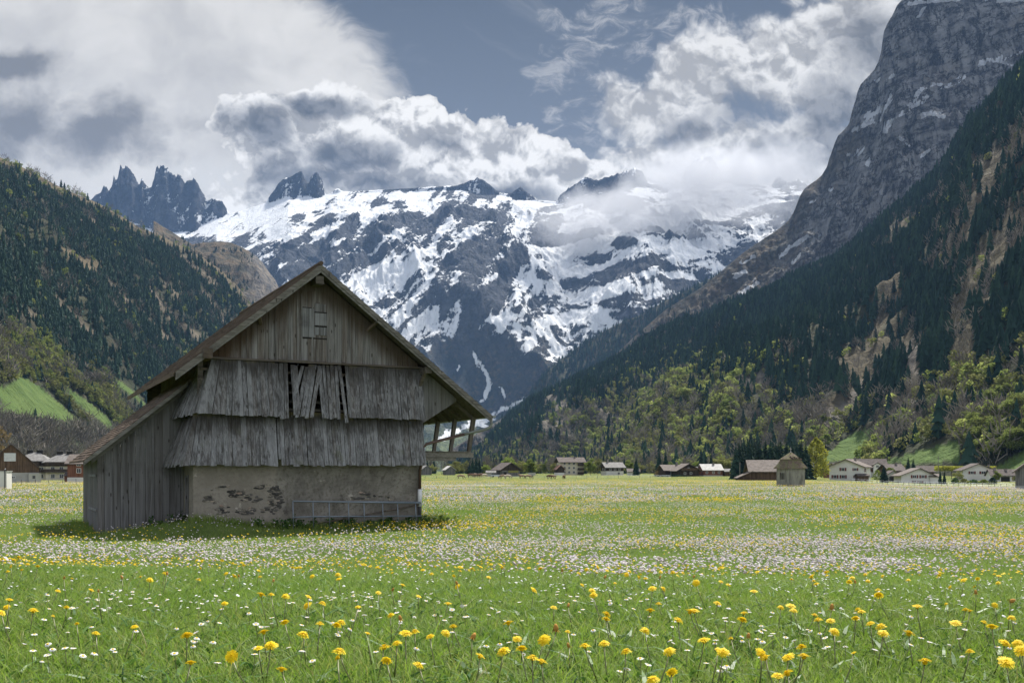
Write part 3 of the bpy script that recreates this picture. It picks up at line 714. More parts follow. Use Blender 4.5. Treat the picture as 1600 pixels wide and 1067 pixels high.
def sample_fan(n, y0, y1, power=1.0, m0=-160, m1=1760):
    """points on the meadow inside the field of view, density falling with distance"""
    u = rng.random(n)
    k = 2 - power
    y = (y0 ** k + u * (y1 ** k - y0 ** k)) ** (1 / k) if abs(k) > 1e-6 else y0 * (y1 / y0) ** u
    px = m0 + rng.random(n) * (m1 - m0)
    x = (px - 800) / 1600 * y + (px - (m0 + m1) / 2) / (m1 - m0) * (5.0 if m1 > 1700 else 0)
    return x, y
def in_barn(x, y):
    c, s = math.cos(R(27)), math.sin(R(27)); a = (x + 3.13) * c + (y - 35) * s; b = -(x + 3.13) * s + (y - 35) * c
    return ((a > -7.56) & (a < .03) & (b > -.04) & (b < 10.6)) | ((a > -10.16) & (a < -7.4) & (b > 1.7) & (b < 7.3))
# ---- grass blades
def blades(x, y, h, w, seg, lean):
    n = len(x); z = gz(x, y) - .01
    a = rng.random(n) * 2 * math.pi; la = rng.random(n) * 2 * math.pi; ln = lean * (.2 + rng.random(n)) * h
    sx, sy = np.cos(a) * w / 2, np.sin(a) * w / 2; ox, oy = np.cos(la) * ln, np.sin(la) * ln
    V = []; 
    for k in range(seg):
        t = k / seg; wk = 1 - t * .45
        cx = x + ox * t * t; cy_ = y + oy * t * t; cz = z + h * t * (1 - .25 * t * lean)
        V.append(np.stack([cx - sx * wk, cy_ - sy * wk, cz], -1)); V.append(np.stack([cx + sx * wk, cy_ + sy * wk, cz], -1))
    V.append(np.stack([x + ox, y + oy, z + h * (1 - .25 * lean)], -1))
    nv = 2 * seg + 1; V = np.stack(V, 1).reshape(-1, 3); base = (np.arange(n) * nv)[:, None]
    T = []
    for k in range(seg - 1): T += [[2 * k, 2 * k + 1, 2 * k + 3], [2 * k, 2 * k + 3, 2 * k + 2]]
    T.append([2 * seg - 2, 2 * seg - 1, 2 * seg])
    T = (base[:, :, None] + np.array(T)[None]).reshape(-1, 3)
    return V, T, np.repeat(rng.random(n), nv)
def cat(parts):
    V = []; T = []; A = []; o = 0
    for v, t_, a in parts: V.append(v); T.append(t_ + o); A.append(a); o += len(v)
    return np.concatenate(V), np.concatenate(T), np.concatenate(A)
def grass_fn(g):
    r = g.attr('rnd'); p = g.coord(); n = g.noise(p, .8, 4, .6); n2 = g.noise(p, .13, 4, .6)
    c = g.ramp(r, [(0, (.098, .160, .034)), (.45, (.155, .232, .050)), (.78, (.22, .28, .078)), (.92, (.22, .25, .08)), (1, (.30, .26, .14))])
    c = g.mix(g.step(n, .42, .66, 0, .55), c, (.105, .185, .030))
    c = g.mix(g.step(n2, .5, .68, 0, .4), c, (.13, .165, .04))
    return dict(color=c, rough=.6, spec=.2, trans=.38, tcol=g.vmath('MULTIPLY', c, (1.35, 1.5, .8)))
M_grass = material('grass blades', grass_fn)
parts = []
x, y = sample_fan(480000, 2.5, 15.5, 1.0); h = .028 + .08 * rng.random(len(x)) ** 1.6 + .025 * fbm(x, y, 3, 231); parts.append(blades(x, y, np.maximum(h, .04), .0026 + .003 * rng.random(len(x)), 3, .9))
x, y = sample_fan(1500, 2.6, 15, 1.0); parts.append(blades(x, y, .14 + .12 * rng.random(len(x)), .004 + .004 * rng.random(len(x)), 4, .8))
x, y = sample_fan(240000, 15, 48, .6); k = ~in_barn(x, y); x, y = x[k], y[k]
parts.append(blades(x, y, .05 + .10 * rng.random(len(x)), .008 + .008 * rng.random(len(x)), 1, .8))
x, y = sample_fan(160000, 46, 200, 1.2); parts.append(blades(x, y, .06 + .12 * rng.random(len(x)), .03 + .04 * rng.random(len(x)), 1, .8))
# rank fringe along the barn
c27, s27 = math.cos(R(27)), math.sin(R(27))
def along(a0, a1, b0, b1, n):
    a = a0 + (a1 - a0) * rng.random(n); b = b0 + (b1 - b0) * rng.random(n)
    return -3.13 + a * c27 - b * s27, 35 + a * s27 + b * c27
for (a0, a1, b0, b1, n, h0, h1) in ((-7.7, .3, -.7, -.02, 4200, .1, .38), (-10.4, -7.5, .7, 1.7, 1600, .08, .3), (.02, 1.6, -.8, 1.5, 1800, .15, .6), (-10.7, -10.15, 1.4, 6.5, 900, .12, .4)):
    x, y = along(a0, a1, b0, b1, n); parts.append(blades(x, y, h0 + (h1 - h0) * rng.random(n) ** 2, .010 + .008 * rng.random(n), 3, .7))
V, T, A = cat(parts)
tag(link('grass', mesh_from('grass', V, T, False, dict(rnd=A)), M_grass), kind='stuff')
# broad leaves low in the turf
x, y = sample_fan(10000, 2.6, 13, 1.0)
V, T, A = blades(x, y, .06 + .06 * rng.random(len(x)), .013 + .013 * rng.random(len(x)), 3, 1.8)
M_leaf = material('broad leaves', lambda g: dict(color=g.ramp(g.attr('rnd'), [(0, (.035, .095, .018)), (1, (.085, .17, .03))]), rough=.5, spec=.3, trans=.3))
tag(link('weed_leaves', mesh_from('weed_leaves', V, T, False, dict(rnd=A)), M_leaf), kind='stuff')

# ---- flower heads beyond the first few metres: little domed heads, far too many to count
def heads(x, y, rad, thick, h, sides=5):
    n = len(x); z = gz(x, y) + h
    tx = rng.normal(0, .35, n); ty = rng.normal(-.12, .3, n); ph = rng.random(n) * 6.28
    V = []
    for k in range(sides):
        t_ = ph + k * 2 * math.pi / sides; q = .75 + .5 * rng.random(n)
        ux, uy = np.cos(t_) * rad * q, np.sin(t_) * rad * q
        V.append(np.stack([x + ux, y + uy, z + ux * tx + uy * ty], -1))
    V.append(np.stack([x - tx * thick, y - ty * thick, z + thick], -1)); V.append(np.stack([x, y, z - thick * .8], -1))
    V = np.stack(V, 1).reshape(-1, 3); nv = sides + 2; base = (np.arange(n) * nv)[:, None]
    T = []
    for k in range(sides):
        k2 = (k + 1) % sides; T += [[k, k2, sides], [k2, k, sides + 1]]
    return V, (base[:, :, None] + np.array(T)[None]).reshape(-1, 3), np.repeat(rng.random(n), nv)
def flower_field(T_, seed, n_spec, r0, th):
    P_ = []
    for n, y0, y1, power, grow, hh in n_spec:
        x, y = sample_fan(n, y0, y1, power)
        k = (rng.random(n) < dens(T_, x, y, seed)) & ~in_barn(x, y); x, y = x[k], y[k]
        r_ = r0 * (.7 + .6 * rng.random(len(x))) * grow; P_.append(heads(x, y, r_, r_ * th, hh[0] + (hh[1] - hh[0]) * rng.random(len(x)), 5 if y1 < 60 else 4))
    return cat(P_)
V, T, A = flower_field(_W, 211, [(36000, 11.5, 26, .6, 1.0, (.05, .28)), (62000, 24, 62, 1.0, 1.1, (.08, .26)), (105000, 60, 240, 1.25, 2.1, (.1, .3))], .024, .55)
def white_fn(g):
    r = g.attr('rnd')
    return dict(color=g.ramp(r, [(0, (.52, .46, .52)), (.5, (.62, .57, .60)), (.8, (.66, .60, .61)), (1, (.72, .71, .71))]), rough=.8, spec=.1, trans=.3)
M_wf = material('pale cuckoo flowers', white_fn)
tag(link('cuckoo_flowers', mesh_from('cuckoo_flowers', V, T, False, dict(rnd=A)), M_wf), kind='stuff')
V, T, A = flower_field(_Y, 217, [(21000, 11.5, 26, .6, .9, (.04, .18)), (60000, 24, 62, 1.0, 1.15, (.1, .25)), (120000, 60, 260, 1.25, 2.2, (.1, .25))], .022, .5)
M_yf = material('yellow flower heads', lambda g: dict(color=g.ramp(g.attr('rnd'), [(0, (.72, .50, .02)), (.6, (.80, .62, .05)), (1, (.82, .70, .12))]), rough=.7, spec=.1, trans=.3))
tag(link('buttercups_and_dandelions', mesh_from('yellow_flowers', V, T, False, dict(rnd=A)), M_yf), kind='stuff')
# small white daisies spread through the near turf
x, y = sample_fan(2600, 5.2, 13, .7); k = fbm(x / .9, y / .9, 3, 241) > .0; x, y = x[k], y[k]
V, T, A = heads(x, y, .008 + .004 * rng.random(len(x)), .0035, .05 + .07 * rng.random(len(x)), 5)
M_daisyw = material('daisy white', lambda g: dict(color=g.mix(g.attr('rnd'), (.72, .72, .74), (.80, .80, .80)), rough=.7, spec=.1, trans=.25))
tag(link('small_daisies', mesh_from('small_daisies', V, T, False, dict(rnd=A)), M_daisyw), kind='stuff')

# ---- the dandelions and daisies one can count
def petal_ring(m, n, r0, r1, w, z0, z1, ph, jit, rs):
    for k in range(n):
        t_ = 6.283 * k / n + ph + rs.uniform(-jit, jit); c, s = math.cos(t_), math.sin(t_); rr = r1 * rs.uniform(.86, 1.08); zz = z1 + rs.uniform(-.15, .15) * (r1 - r0)
        q = lambda r_, o, z: (c * r_ - s * o, s * r_ + c * o, z)
        rm = (r0 + rr) / 2; zm = max(z0, zz) * .5 + (z0 + zz) * .25 + .002
        m.add([q(r0, -w * .4, z0), q(r0, w * .4, z0), q(rm, w * .5, zm), q(rm, -w * .5, zm), q(rr, w * .42, zz), q(rr, -w * .42, zz)], [(0, 1, 2, 3), (3, 2, 4, 5)], rs.random())
M_dand = material('dandelion yellow', lambda g: dict(color=g.ramp(g.attr('rnd'), [(0, (.78, .53, .012)), (.5, (.84, .65, .018)), (1, (.86, .68, .03))]), rough=.6, spec=.15, trans=.3))
M_stem = material('flower stem', lambda g: dict(color=g.mix(g.noise(g.coord(), 20, 2), (.10, .16, .05), (.20, .16, .10)), rough=.5, spec=.3))
M_bud = material('spent bloom', lambda g: dict(color=g.mix(g.attr('rnd'), (.42, .19, .03), (.30, .22, .09)), rough=.8, spec=.1))
head_me = []; rs = random.Random(77)
for v in range(4):
    m = MB(); droop = (-.006, -.002, -.009, .002)[v]
    petal_ring(m, 24, .004, .025, .0042, .000, droop, 0, .06, rs); petal_ring(m, 20, .003, .021, .004, .003, .004 + droop * .4, .1, .08, rs); petal_ring(m, 16, .002, .015, .0036, .005, .009, .2, .1, rs); petal_ring(m, 10, .0005, .008, .003, .006, .012, .3, .15, rs)
    m.tube([(0, 0, -.012), (0, 0, -.004), (0, 0, .004)], [.005, .009, .006], 7, 0)
    o = m.build('flower_head', M_dand, None, False, False); head_me.append(o.data); bpy.data.objects.remove(o)
m = MB(); m.tube([(0, 0, 0), (0, 0, .012), (0, 0, .026), (0, 0, .034)], [.005, .010, .007, .003], 9)
for k in range(9): t_ = k * .7; m.add([(.009 * math.cos(t_), .009 * math.sin(t_), .006), (.009 * math.cos(t_ + .4), .009 * math.sin(t_ + .4), .006), (.019 * math.cos(t_ + .2), .019 * math.sin(t_ + .2), -.006)], [(0, 1, 2)])
o = m.build('flower_head', M_bud, None, True, False); bud_me = o.data; bpy.data.objects.remove(o)
stem_me = []
for v in range(3):
    m = MB(); b = (.012, -.02, .03)[v]; m.tube([(b * 2, b, 0), (b * 1.3, b * .6, .33), (b * .5, b * .2, .66), (0, 0, .985)], [.0028, .0026, .0022, .002], 6)
    o = m.build('stem', M_stem, None, True, False); stem_me.append(o.data); bpy.data.objects.remove(o)
def dandelion(x, y, h, spent=False):
    t_ = empty('dandelion', (x, y, float(gz(x, y)) - .01), rs.random() * 6.28)
    if spent: tag(t_, 'closed orange brown dandelion bloom among the foreground grass', 'flower', 'closed dandelions in the foreground')
    else: tag(t_, 'yellow dandelion in full bloom standing in the foreground grass', 'flower', 'open dandelions in the foreground')
    s = rs.uniform(.66, 1.1) * (.6 if rs.random() < .12 else 1)
    hd = link('flower_head', bud_me if spent else rs.choice(head_me), None, t_); hd.location = (0, 0, h); hd.scale = (s, s, s * .8)
    hd.rotation_euler = (rs.gauss(.08, .34), rs.gauss(0, .34), rs.random() * 6.28)
    if rs.random() < .08: hd.rotation_euler = (rs.uniform(.6, 1.2), rs.gauss(0, .3), 0)
    st = link('stem', rs.choice(stem_me), None, t_); st.scale = (1, 1, h)
    return t_
# the ones that stand out, where the photograph has them (column, row of the head)
SPOT = [(210, 975), (292, 988), (298, 1030), (440, 1040), (445, 968), (474, 986), (500, 970), (412, 983), (423, 1003), (404, 1008), (362, 1020), (526, 972), (530, 1012), (528, 1022), (600, 1006), (604, 1026), (654, 1033), (620, 1000), (574, 985), (634, 985), (648, 982), (672, 990), (697, 984), (708, 974), (610, 957), (700, 940),
        (750, 1020), (786, 1012), (832, 1022), (846, 1028), (808, 994), (815, 1008), (887, 982), (914, 1004), (850, 995), (944, 1000), (948, 955), (978, 1012), (1020, 1055), (1050, 1045), (1046, 1012), (1008, 980), (1122, 1010), (1100, 996), (1142, 992), (1190, 1016), (1196, 1022), (1232, 1022), (1256, 1020), (1230, 1046), (1215, 1050), (1304, 982), (1278, 964),
        (1298, 966), (1337, 962), (1340, 948), (1346, 952), (1334, 1015), (1445, 1028), (1493, 970), (1515, 1012), (1538, 968), (1572, 1030), (1590, 1000), (1597, 1012), (1360, 970), (1376, 974), (1380, 985), (1420, 985), (1252, 1005), (1130, 1014), (1160, 964), (1060, 965), (1078, 952), (1016, 950), (83, 958), (120, 970), (104, 945), (52, 950), (10, 945), (1570, 1000), (1550, 975), (1240, 950), (150, 985), (1478, 940), (1220, 945)]
n_d = 0
for (px, py) in SPOT:
    y = pl(py, [(900, 12), (930, 8.6), (950, 6.4), (968, 5.3), (985, 4.75), (1005, 4.2), (1030, 3.7), (1055, 3.3)]) * rs.uniform(.97, 1.03)
    x = (px - 800) / 1600 * y; zt = EYE + (HZ - py) / 1600 * y; h = zt - float(gz(x, y))
    if h < .14 or h > .26:
        for _ in range(40):
            y = y + (-.05 if h < .15 else .05); x = (px - 800) / 1600 * y; h = EYE + (HZ - py) / 1600 * y - float(gz(x, y))
            if .14 < h < .26: break
    dandelion(x, y, min(max(h, .10), .34)); n_d += 1
while n_d < 270:
    x, y = sample_fan(1, 4.3, 12.5, .5, -60, 1660); x, y = float(x[0]), float(y[0])
    if float(fbm(np.array([x / 1.3]), np.array([y / 1.3]), 2, 251)[0]) < -.1: continue
    dandelion(x, y, rs.uniform(.10, .19)); n_d += 1
for k in range(22):
    x, y = sample_fan(1, 3.8, 8, .8, 0, 1600); dandelion(float(x[0]), float(y[0]), rs.uniform(.08, .2), True)
M_dcen = flat('daisy eye', (.70, .45, .03), .8)
daisy_me = []
for v in range(3):
    m = MB(); petal_ring(m, 13, .003, .0105, .0036, .0, (.0, .003, -.003)[v], 0, .08, rs); m.m = 1; m.tube([(0, 0, -.001), (0, 0, .002), (0, 0, .0035)], [.0035, .004, .002], 7)
    m.m = 2; m.tube([(0, 0, -.001), (.003, 0, -.05), (.002, 0, -.1)], .001, 4)
    o = m.build('daisy', [M_daisyw, M_dcen, M_stem], None, False, False); daisy_me.append(o.data); bpy.data.objects.remove(o)
cl = [(rs.uniform(0, 1600), rs.uniform(3.5, 6.5)) for _ in range(26)]
for k in range(270):
    if k < 190: cx, cyy = rs.choice(cl); y = min(max(cyy + rs.gauss(0, .14), 3.3), 7); x = (cx - 800) / 1600 * cyy + rs.gauss(0, .2)
    else: y = rs.uniform(3.4, 6.5); x = (rs.uniform(-20, 1620) - 800) / 1600 * y
    o = link('daisy', rs.choice(daisy_me)); o.location = (x, y, float(gz(x, y)) + rs.uniform(.05, .11)); s = rs.uniform(.9, 1.4); o.scale = (s, s, 1); o.rotation_euler = (rs.gauss(.05, .2), rs.gauss(0, .2), rs.random() * 6)
    tag(o, 'tiny white daisy with yellow eye low in the foreground turf', 'daisy', 'white daisies in the foreground turf')
# ================================================================== the old barn
def wood_mat(name, dark, light, warm=0.25, stain=None, moss=0.0, grain=1.0, axis=2):
    def fn(g):
        p = g.coord(); r = g.attr('rnd')
        q = g.vmath('ADD', p, g.comb(r * 37.0, r * 91.0, r * 53.0))
        st = [14.0, 14.0, 14.0]; st[axis] = .55
        n1 = g.noise(g.scale(q, st), 1.0, 6, .62, .6)
        st2 = [70.0, 70.0, 70.0]; st2[axis] = 1.6
        n2 = g.noise(g.scale(q, st2), 1.0, 3, .6)
        n3 = g.noise(p, .9, 5, .62)
        kn = g.voro(g.scale(q, (5.2, 5.2, 1.7)), 1.0)
        c = g.mix(g.step(n1, .32, .68), dark, light)
        c = g.mix(g.step(n2, .5, .72, 0, .6 * grain), c, tuple(x * .45 for x in dark))
        c = g.mix(g.step(r, .55, 1.0, 0, warm), c, (.15, .095, .055))
        c = g.mix(g.step(r, .4, .0, 0, .45), c, tuple(x * 1.15 for x in light))
        c = g.mix(g.step(n3, .52, .72, 0, .6), c, tuple(x * .62 for x in dark))
        c = g.mix(g.step(kn, .16, .07, 0, .85), c, (.03, .026, .022))
        if moss:
            c = g.mix(g.step(g.noise(p, 2.2, 5, .6), .56, .72, 0, moss), c, (.075, .082, .03))
        if stain is not None: c = stain(g, p, c, r)
        return dict(color=c, rough=.9, spec=.15, normal=g.bump(n1 * .7 + n2 * .3, .8, .02))
    return material(name, fn)
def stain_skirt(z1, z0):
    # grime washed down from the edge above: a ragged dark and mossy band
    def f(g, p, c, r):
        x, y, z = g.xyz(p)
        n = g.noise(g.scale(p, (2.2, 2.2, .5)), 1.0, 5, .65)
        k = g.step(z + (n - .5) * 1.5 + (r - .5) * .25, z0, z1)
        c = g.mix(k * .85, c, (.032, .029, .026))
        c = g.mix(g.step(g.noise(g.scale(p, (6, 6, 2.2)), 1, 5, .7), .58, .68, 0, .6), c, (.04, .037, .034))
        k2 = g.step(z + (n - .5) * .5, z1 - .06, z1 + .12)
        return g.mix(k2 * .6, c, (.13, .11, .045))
    return f
def stain_gable(g, p, c, r):
    x, y, z = g.xyz(p)
    n = g.noise(g.scale(p, (2.0, 2.0, .35)), 1.0, 5, .65)
    # rain-sheltered strip under the rake is darker and browner
    d = g.math('ABSOLUTE', x + 3.7)
    e = 8.25 - d * .79 - z
    k = g.step(e + (n - .5) * 1.2, .95, .25)
    c = g.mix(k * .8, c, (.055, .038, .026))
    k = g.step(x + (n - .5) * 1.6, -5.6, -6.6)
    return g.mix(k * .7, c, (.062, .036, .020))
M_wood = wood_mat('weathered grey planks', (.075, .073, .073), (.222, .226, .236), .15)
M_gable = wood_mat('gable planks', (.07, .066, .063), (.215, .209, .207), .2, stain_gable)
M_skirtU = wood_mat('upper apron planks', (.068, .065, .065), (.222, .225, .235), .1, stain_skirt(5.35, 4.6), .1)
M_skirtL = wood_mat('lower apron planks', (.075, .072, .072), (.24, .243, .254), .1, stain_skirt(3.62, 2.80), .35)
M_lean = wood_mat('lean-to boards', (.085, .082, .080), (.17, .169, .173), .12, None, .0, .6)
M_beam = wood_mat('dark timber', (.060, .052, .046), (.15, .135, .12), .4, None, .1, 1.0, 0)
M_beamy = wood_mat('weathered beams', (.10, .092, .085), (.23, .215, .20), .3, None, .2, 1.0, 1)
M_barge = wood_mat('verge boards', (.09, .087, .08), (.20, .194, .178), .1, None, .3, 1.0, 0)
def shingle_fn(g):
    p = g.coord(); r = g.attr('rnd')
    n = g.noise(p, 3, 5, .6); nf = g.noise(p, 26, 3, .6)
    c = g.mix(r, (.055, .040, .031), (.125, .092, .070))
    c = g.mix(g.step(n, .5, .7, 0, .6), c, (.10, .088, .07))
    c = g.mix(g.step(nf, .55, .75, 0, .5), c, (.035, .028, .022))
    return dict(color=c, rough=.9, spec=.15, normal=g.bump(nf, .6, .02))
M_shingle = material('brown shingles', shingle_fn)
def plaster_fn(g):
    p = g.coord(); x, y, z = g.xyz(p)
    n = g.noise(p, 1.1, 7, .65); nf = g.noise(p, 9, 6, .65); ns_ = g.noise(g.scale(p, (1.6, 1.6, .4)), 1, 5, .6)
    c = g.mix(g.step(n, .35, .65), (.135, .126, .112), (.25, .234, .208))
    c = g.mix(g.step(nf, .46, .66, 0, .7), c, (.095, .083, .067))
    c = g.mix(g.step(ns_, .52, .68, 0, .5), c, (.115, .105, .09))
    c = g.mix(g.step(x + (n - .5) * 1.2, -4.75, -4.9, 0, .45), c, (.30, .265, .22))
    c = g.mix(g.step(z + (n - .5) * 1.0, .55, .1, 0, .6), c, (.22, .20, .165))
    c = g.mix(g.step(g.noise(g.vmath('ADD', p, (7, 3, 1)), 1.4, 6, .7), .63, .68, 0, .75), c, (.40, .37, .32))   # lighter patch of old lime
    c = g.mix(g.step(g.noise(g.vmath('ADD', p, (1, 9, 4)), 2.4, 6, .7), .62, .68, 0, .8), c, (.085, .075, .065))
    return dict(color=c, rough=.95, spec=.1, normal=g.bump(n + nf * .6, .9, .05))
M_plaster = material('old lime plaster', plaster_fn)
def stone_fn(g):
    r = g.attr('rnd'); p = g.coord()
    c = g.ramp(r, [(0, (.035, .034, .033)), (.45, (.10, .095, .088)), (.72, (.24, .215, .18)), (.85, (.34, .30, .25)), (.97, (.26, .115, .07))])
    n = g.noise(p, 14, 4, .6)
    return dict(color=g.mix(g.step(n, .4, .7, 0, .6), c, (.05, .047, .042)), rough=.95, normal=g.bump(n, .8, .03))
M_stone = material('rubble stone', stone_fn)
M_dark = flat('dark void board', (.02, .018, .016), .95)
M_zinc = flat('weathered zinc', (.20, .215, .205), .5, .4, .5)
M_pipe = flat('brown pipe', (.075, .045, .036), .45, .4)
M_white = flat('white plastic', (.62, .63, .64), .4, .4)
M_pipedk = flat('dark pipe', (.055, .055, .06), .5, .4)
M_galv = flat('galvanised steel', (.20, .235, .27), .45, .5, .6)

barn = empty('old_barn', (-3.13, 35.0, 0), R(27))
tag(barn, 'large old weathered grey plank barn with lean-to and rendered stone base', 'barn')
SL, SR = .81, .769                     # roof slopes left, right
AP, ZP = -3.70, 8.46                   # ridge
def roof_z(a): return ZP - (AP - a) * SL if a < AP else ZP - (a - AP) * SR
B0, B1 = -.72, 11.0
# rendered stone base: four walls with an opening for the little side door
m = MB()
m.box((-7.52, 0, -.5), (0, .45, 2.32)); m.box((-.45, .452, -.5), (-.002, 10.2, 2.32)); m.box((-7.52, 10.2, -.5), (0, 10.6, 2.32))
m.box((-7.518, .452, -.5), (-7.1, .80, 2.32)); m.box((-7.518, .80, -.5), (-7.1, 1.30, .55)); m.box((-7.518, .80, 1.75), (-7.1, 1.30, 2.32)); m.box((-7.518, 1.30, -.5), (-7.1, 10.2, 2.32))
base = m.build('stone_base', M_plaster, barn)
# stones laid bare where the render has fallen off
rs = random.Random(3)
def stone_patch(cx, cz, rx, rz, n):
    m = MB()
    for i in range(n):
        a = rs.random() * 6.283; k = math.sqrt(rs.random())
        x = cx + rx * k * math.cos(a); z = cz + rz * k * math.sin(a)
        w = rs.uniform(.05, .15); h = rs.uniform(.018, .05); t = rs.uniform(.004, .028); ang = rs.uniform(-.18, .18)
        pts = []
        for j in range(9):
            th = j / 9 * 6.283; q = rs.uniform(.75, 1.1)
            px_, pz_ = math.cos(th) * w * q, math.sin(th) * h * q
            pts.append((x + px_ * math.cos(ang) - pz_ * math.sin(ang), z + px_ * math.sin(ang) + pz_ * math.cos(ang)))
        ctr = (x, z); inner = [((q[0] - x) * .75 + x, (q[1] - z) * .75 + z) for q in pts]
        vs = [(q[0], .003, q[1]) for q in pts] + [(q[0], -t, q[1]) for q in inner] + [(x, -t - .004, z)]
        fs = [(j, (j + 1) % 9, 9 + (j + 1) % 9, 9 + j) for j in range(9)] + [(9 + j, 9 + (j + 1) % 9, 18) for j in range(9)]
        m.add(vs, fs, rs.random() * .9)
    m.build('bare_stones', M_stone, base)
for pc in ((-7.05, 1.02, .12, .09, 7), (-6.62, .68, .22, .15, 20), (-6.15, 1.17, .34, .13, 30), (-5.72, 1.0, .26, .09, 14), (-5.9, .62, .26, .14, 32), (-4.98, 1.0, .20, .42, 95), (-5.5, 1.3, .55, .2, 9), (-6.5, 1.32, .5, .12, 6), (-5.2, .60, .26, .12, 14), (-2.1, 1.06, .4, .12, 18), (-1.5, .95, .5, .12, 8), (-5.3, 1.42, .1, .06, 6)): stone_patch(*pc)
# little door and its frame in the side of the base
m = MB(); m.box((-7.56, .80, .55), (-7.46, .87, 1.75)); m.box((-7.56, 1.23, .55), (-7.46, 1.30, 1.75)); m.box((-7.56, .87, 1.68), (-7.46, 1.23, 1.75)); m.box((-7.60, .76, .50), (-7.44, 1.34, .55))
dr = MB(); dr.box((-7.45, .87, .55), (-7.42, 1.05, 1.68)); dr.box((-7.45, 1.055, .55), (-7.42, 1.23, 1.68))
dro = dr.build('side_hatch', M_beam, barn); m.build('hatch_frame', M_wood, dro)
# timber walls behind the aprons (left, right, back) and the inner floor
m = MB()
for k in range(52):
    b = .02 + k * .2
    m.box((-7.0, b, 2.36), (-6.96, b + .196, roof_z(-6.98) - .16)); m.box((-.06, b, 2.33), (-.02, b + .196, 5.44))
for k in range(38):
    a = -7.5 + k * .197; m.box((a, 10.55, 2.33), (a + .194, 10.59, roof_z(a + .1) - .2))
m.box((-7.5, .3, 2.33), (-.1, 10.5, 2.38))
m.build('timber_walls', M_beam, barn)
# lathing seen through the broken apron
m = MB()
for z in (5.05, 4.72, 4.42, 4.12, 3.86, 3.68): m.box((-7.3, .01, z - .035), (-.15, .05, z + .035))
for a in (-7.3, -5.6, -3.8, -2.0, -.25): m.box((a - .08, .052, 2.3), (a + .08, .2, 5.36))
m.build('wall_lathing', M_beam, barn)
# gable planking
m = MB(); rs = random.Random(11); a = -7.08
while a < .32:
    w = rs.uniform(.13, .22); a2 = min(a + w, .36); b = -.008 - rs.random() * .016
    def top(x): return roof_z(x) - .17
    zb = 5.43 + rs.uniform(-.03, .02)
    if top(a2) > zb + .1 and top(a) > zb + .1:
        m.hexa([(a, b - .025, zb), (a2 - .006, b - .025, zb), (a2 - .006, b, zb), (a, b, zb), (a, b - .025, top(a)), (a2 - .006, b - .025, top(a2)), (a2 - .006, b, top(a2)), (a, b, top(a))])
        if rs.random() < .55: m.box((a - .022, b - .045, zb + .02), (a + .022, b - .0255, min(top(a - .02), top(a + .022)) - .01))
    a = a2
gable = m.build('gable_planking', M_gable, barn)
# planks closing the gable beyond the corner, cut off on the slant
m = MB(); a = -.02
while a < 1.9:
    a2 = a + rs.uniform(.12, .17)
    zb = lambda x: 3.46 + x * .62
    if roof_z(a2) - .17 > zb(a2) + .05:
        b = .02 + rs.random() * .012
        m.hexa([(a, b, zb(a)), (a2 - .006, b, zb(a2)), (a2 - .006, b + .025, zb(a2)), (a, b + .025, zb(a)), (a, b, roof_z(a) - .17), (a2 - .006, b, roof_z(a2) - .17), (a2 - .006, b + .025, roof_z(a2) - .17), (a, b + .025, roof_z(a) - .17)])
    a = a2
m.build('verge_planking', M_lean, barn)
# aprons: planks kicked outwards at the foot
def apron(m, a0, a1, zt, zb, bt, bb, skip=(), seed=0, wlo=.10, whi=.17, rag=.028, kx=0.0):
    rs = random.Random(seed); a = a0
    while a < a1:
        w = rs.uniform(wlo, whi); a2 = min(a + w, a1)
        if not any(s0 < (a + a2) / 2 < s1 for s0, s1 in skip):
            lz = zb + rs.uniform(-rag, rag) * (1.7 if rs.random() < .15 else 1); o = rs.uniform(-.012, .012); tl = rs.uniform(-.012, .012)
            y0 = bt + o - .03; y1 = bb + o - .03
            s0 = kx * max(0, 1 - (a - a0) / .8); s1 = kx * max(0, 1 - (a2 - a0) / .8)
            m.hexa([(a + tl - s0, y1, lz), (a2 - .008 + tl - s1, y1, lz + rs.uniform(-.02, .02)), (a2 - .008 + tl - s1, y1 + .022, lz), (a + tl - s0, y1 + .022, lz), (a, y0, zt), (a2 - .008, y0, zt), (a2 - .008, y0 + .022, zt), (a, y0 + .022, zt)], rs.random())
        a = a2
def plank(m, at, ab, w, zt, zb, bt, bb, r=None):
    m.hexa([(ab, bb, zb), (ab + w, bb, zb + .03), (ab + w, bb + .022, zb), (ab, bb + .022, zb), (at, bt, zt), (at + w, bt, zt), (at + w, bt + .022, zt), (at, bt + .022, zt)], r)
m = MB()
apron(m, -6.98, .02, 5.36, 3.62, -.02, -.42, [(-5.02, -2.74)], 5, kx=.49)
# the gap-toothed middle: loose, split and slipped planks
for at_, ab_, w, zt, zb, bb in ((-5.02, -5.03, .12, 5.33, 3.60, -.43), (-4.88, -4.93, .15, 5.34, 3.52, -.42), (-4.72, -4.77, .13, 5.36, 3.55, -.40), (-4.50, -4.50, .15, 5.3, 3.66, -.44), (-4.36, -4.40, .10, 5.28, 3.70, -.42),
                                (-4.16, -4.46, .12, 5.28, 4.35, -.28), (-4.02, -4.46, .13, 5.26, 3.58, -.45), (-3.90, -4.30, .15, 5.33, 3.62, -.48), (-3.76, -4.15, .13, 5.34, 3.56, -.46), (-3.60, -3.98, .13, 5.3, 3.60, -.44),
                                (-3.62, -3.56, .14, 5.32, 3.58, -.42), (-3.46, -3.42, .10, 5.35, 3.57, -.42), (-3.34, -3.31, .12, 5.34, 3.55, -.43), (-3.20, -3.20, .13, 5.36, 3.60, -.42), (-3.05, -3.06, .12, 5.33, 3.56, -.41), (-2.93, -2.80, .11, 5.36, 3.45, -.44)):
    plank(m, at_, ab_, w - .008, zt, zb, -.05, bb)
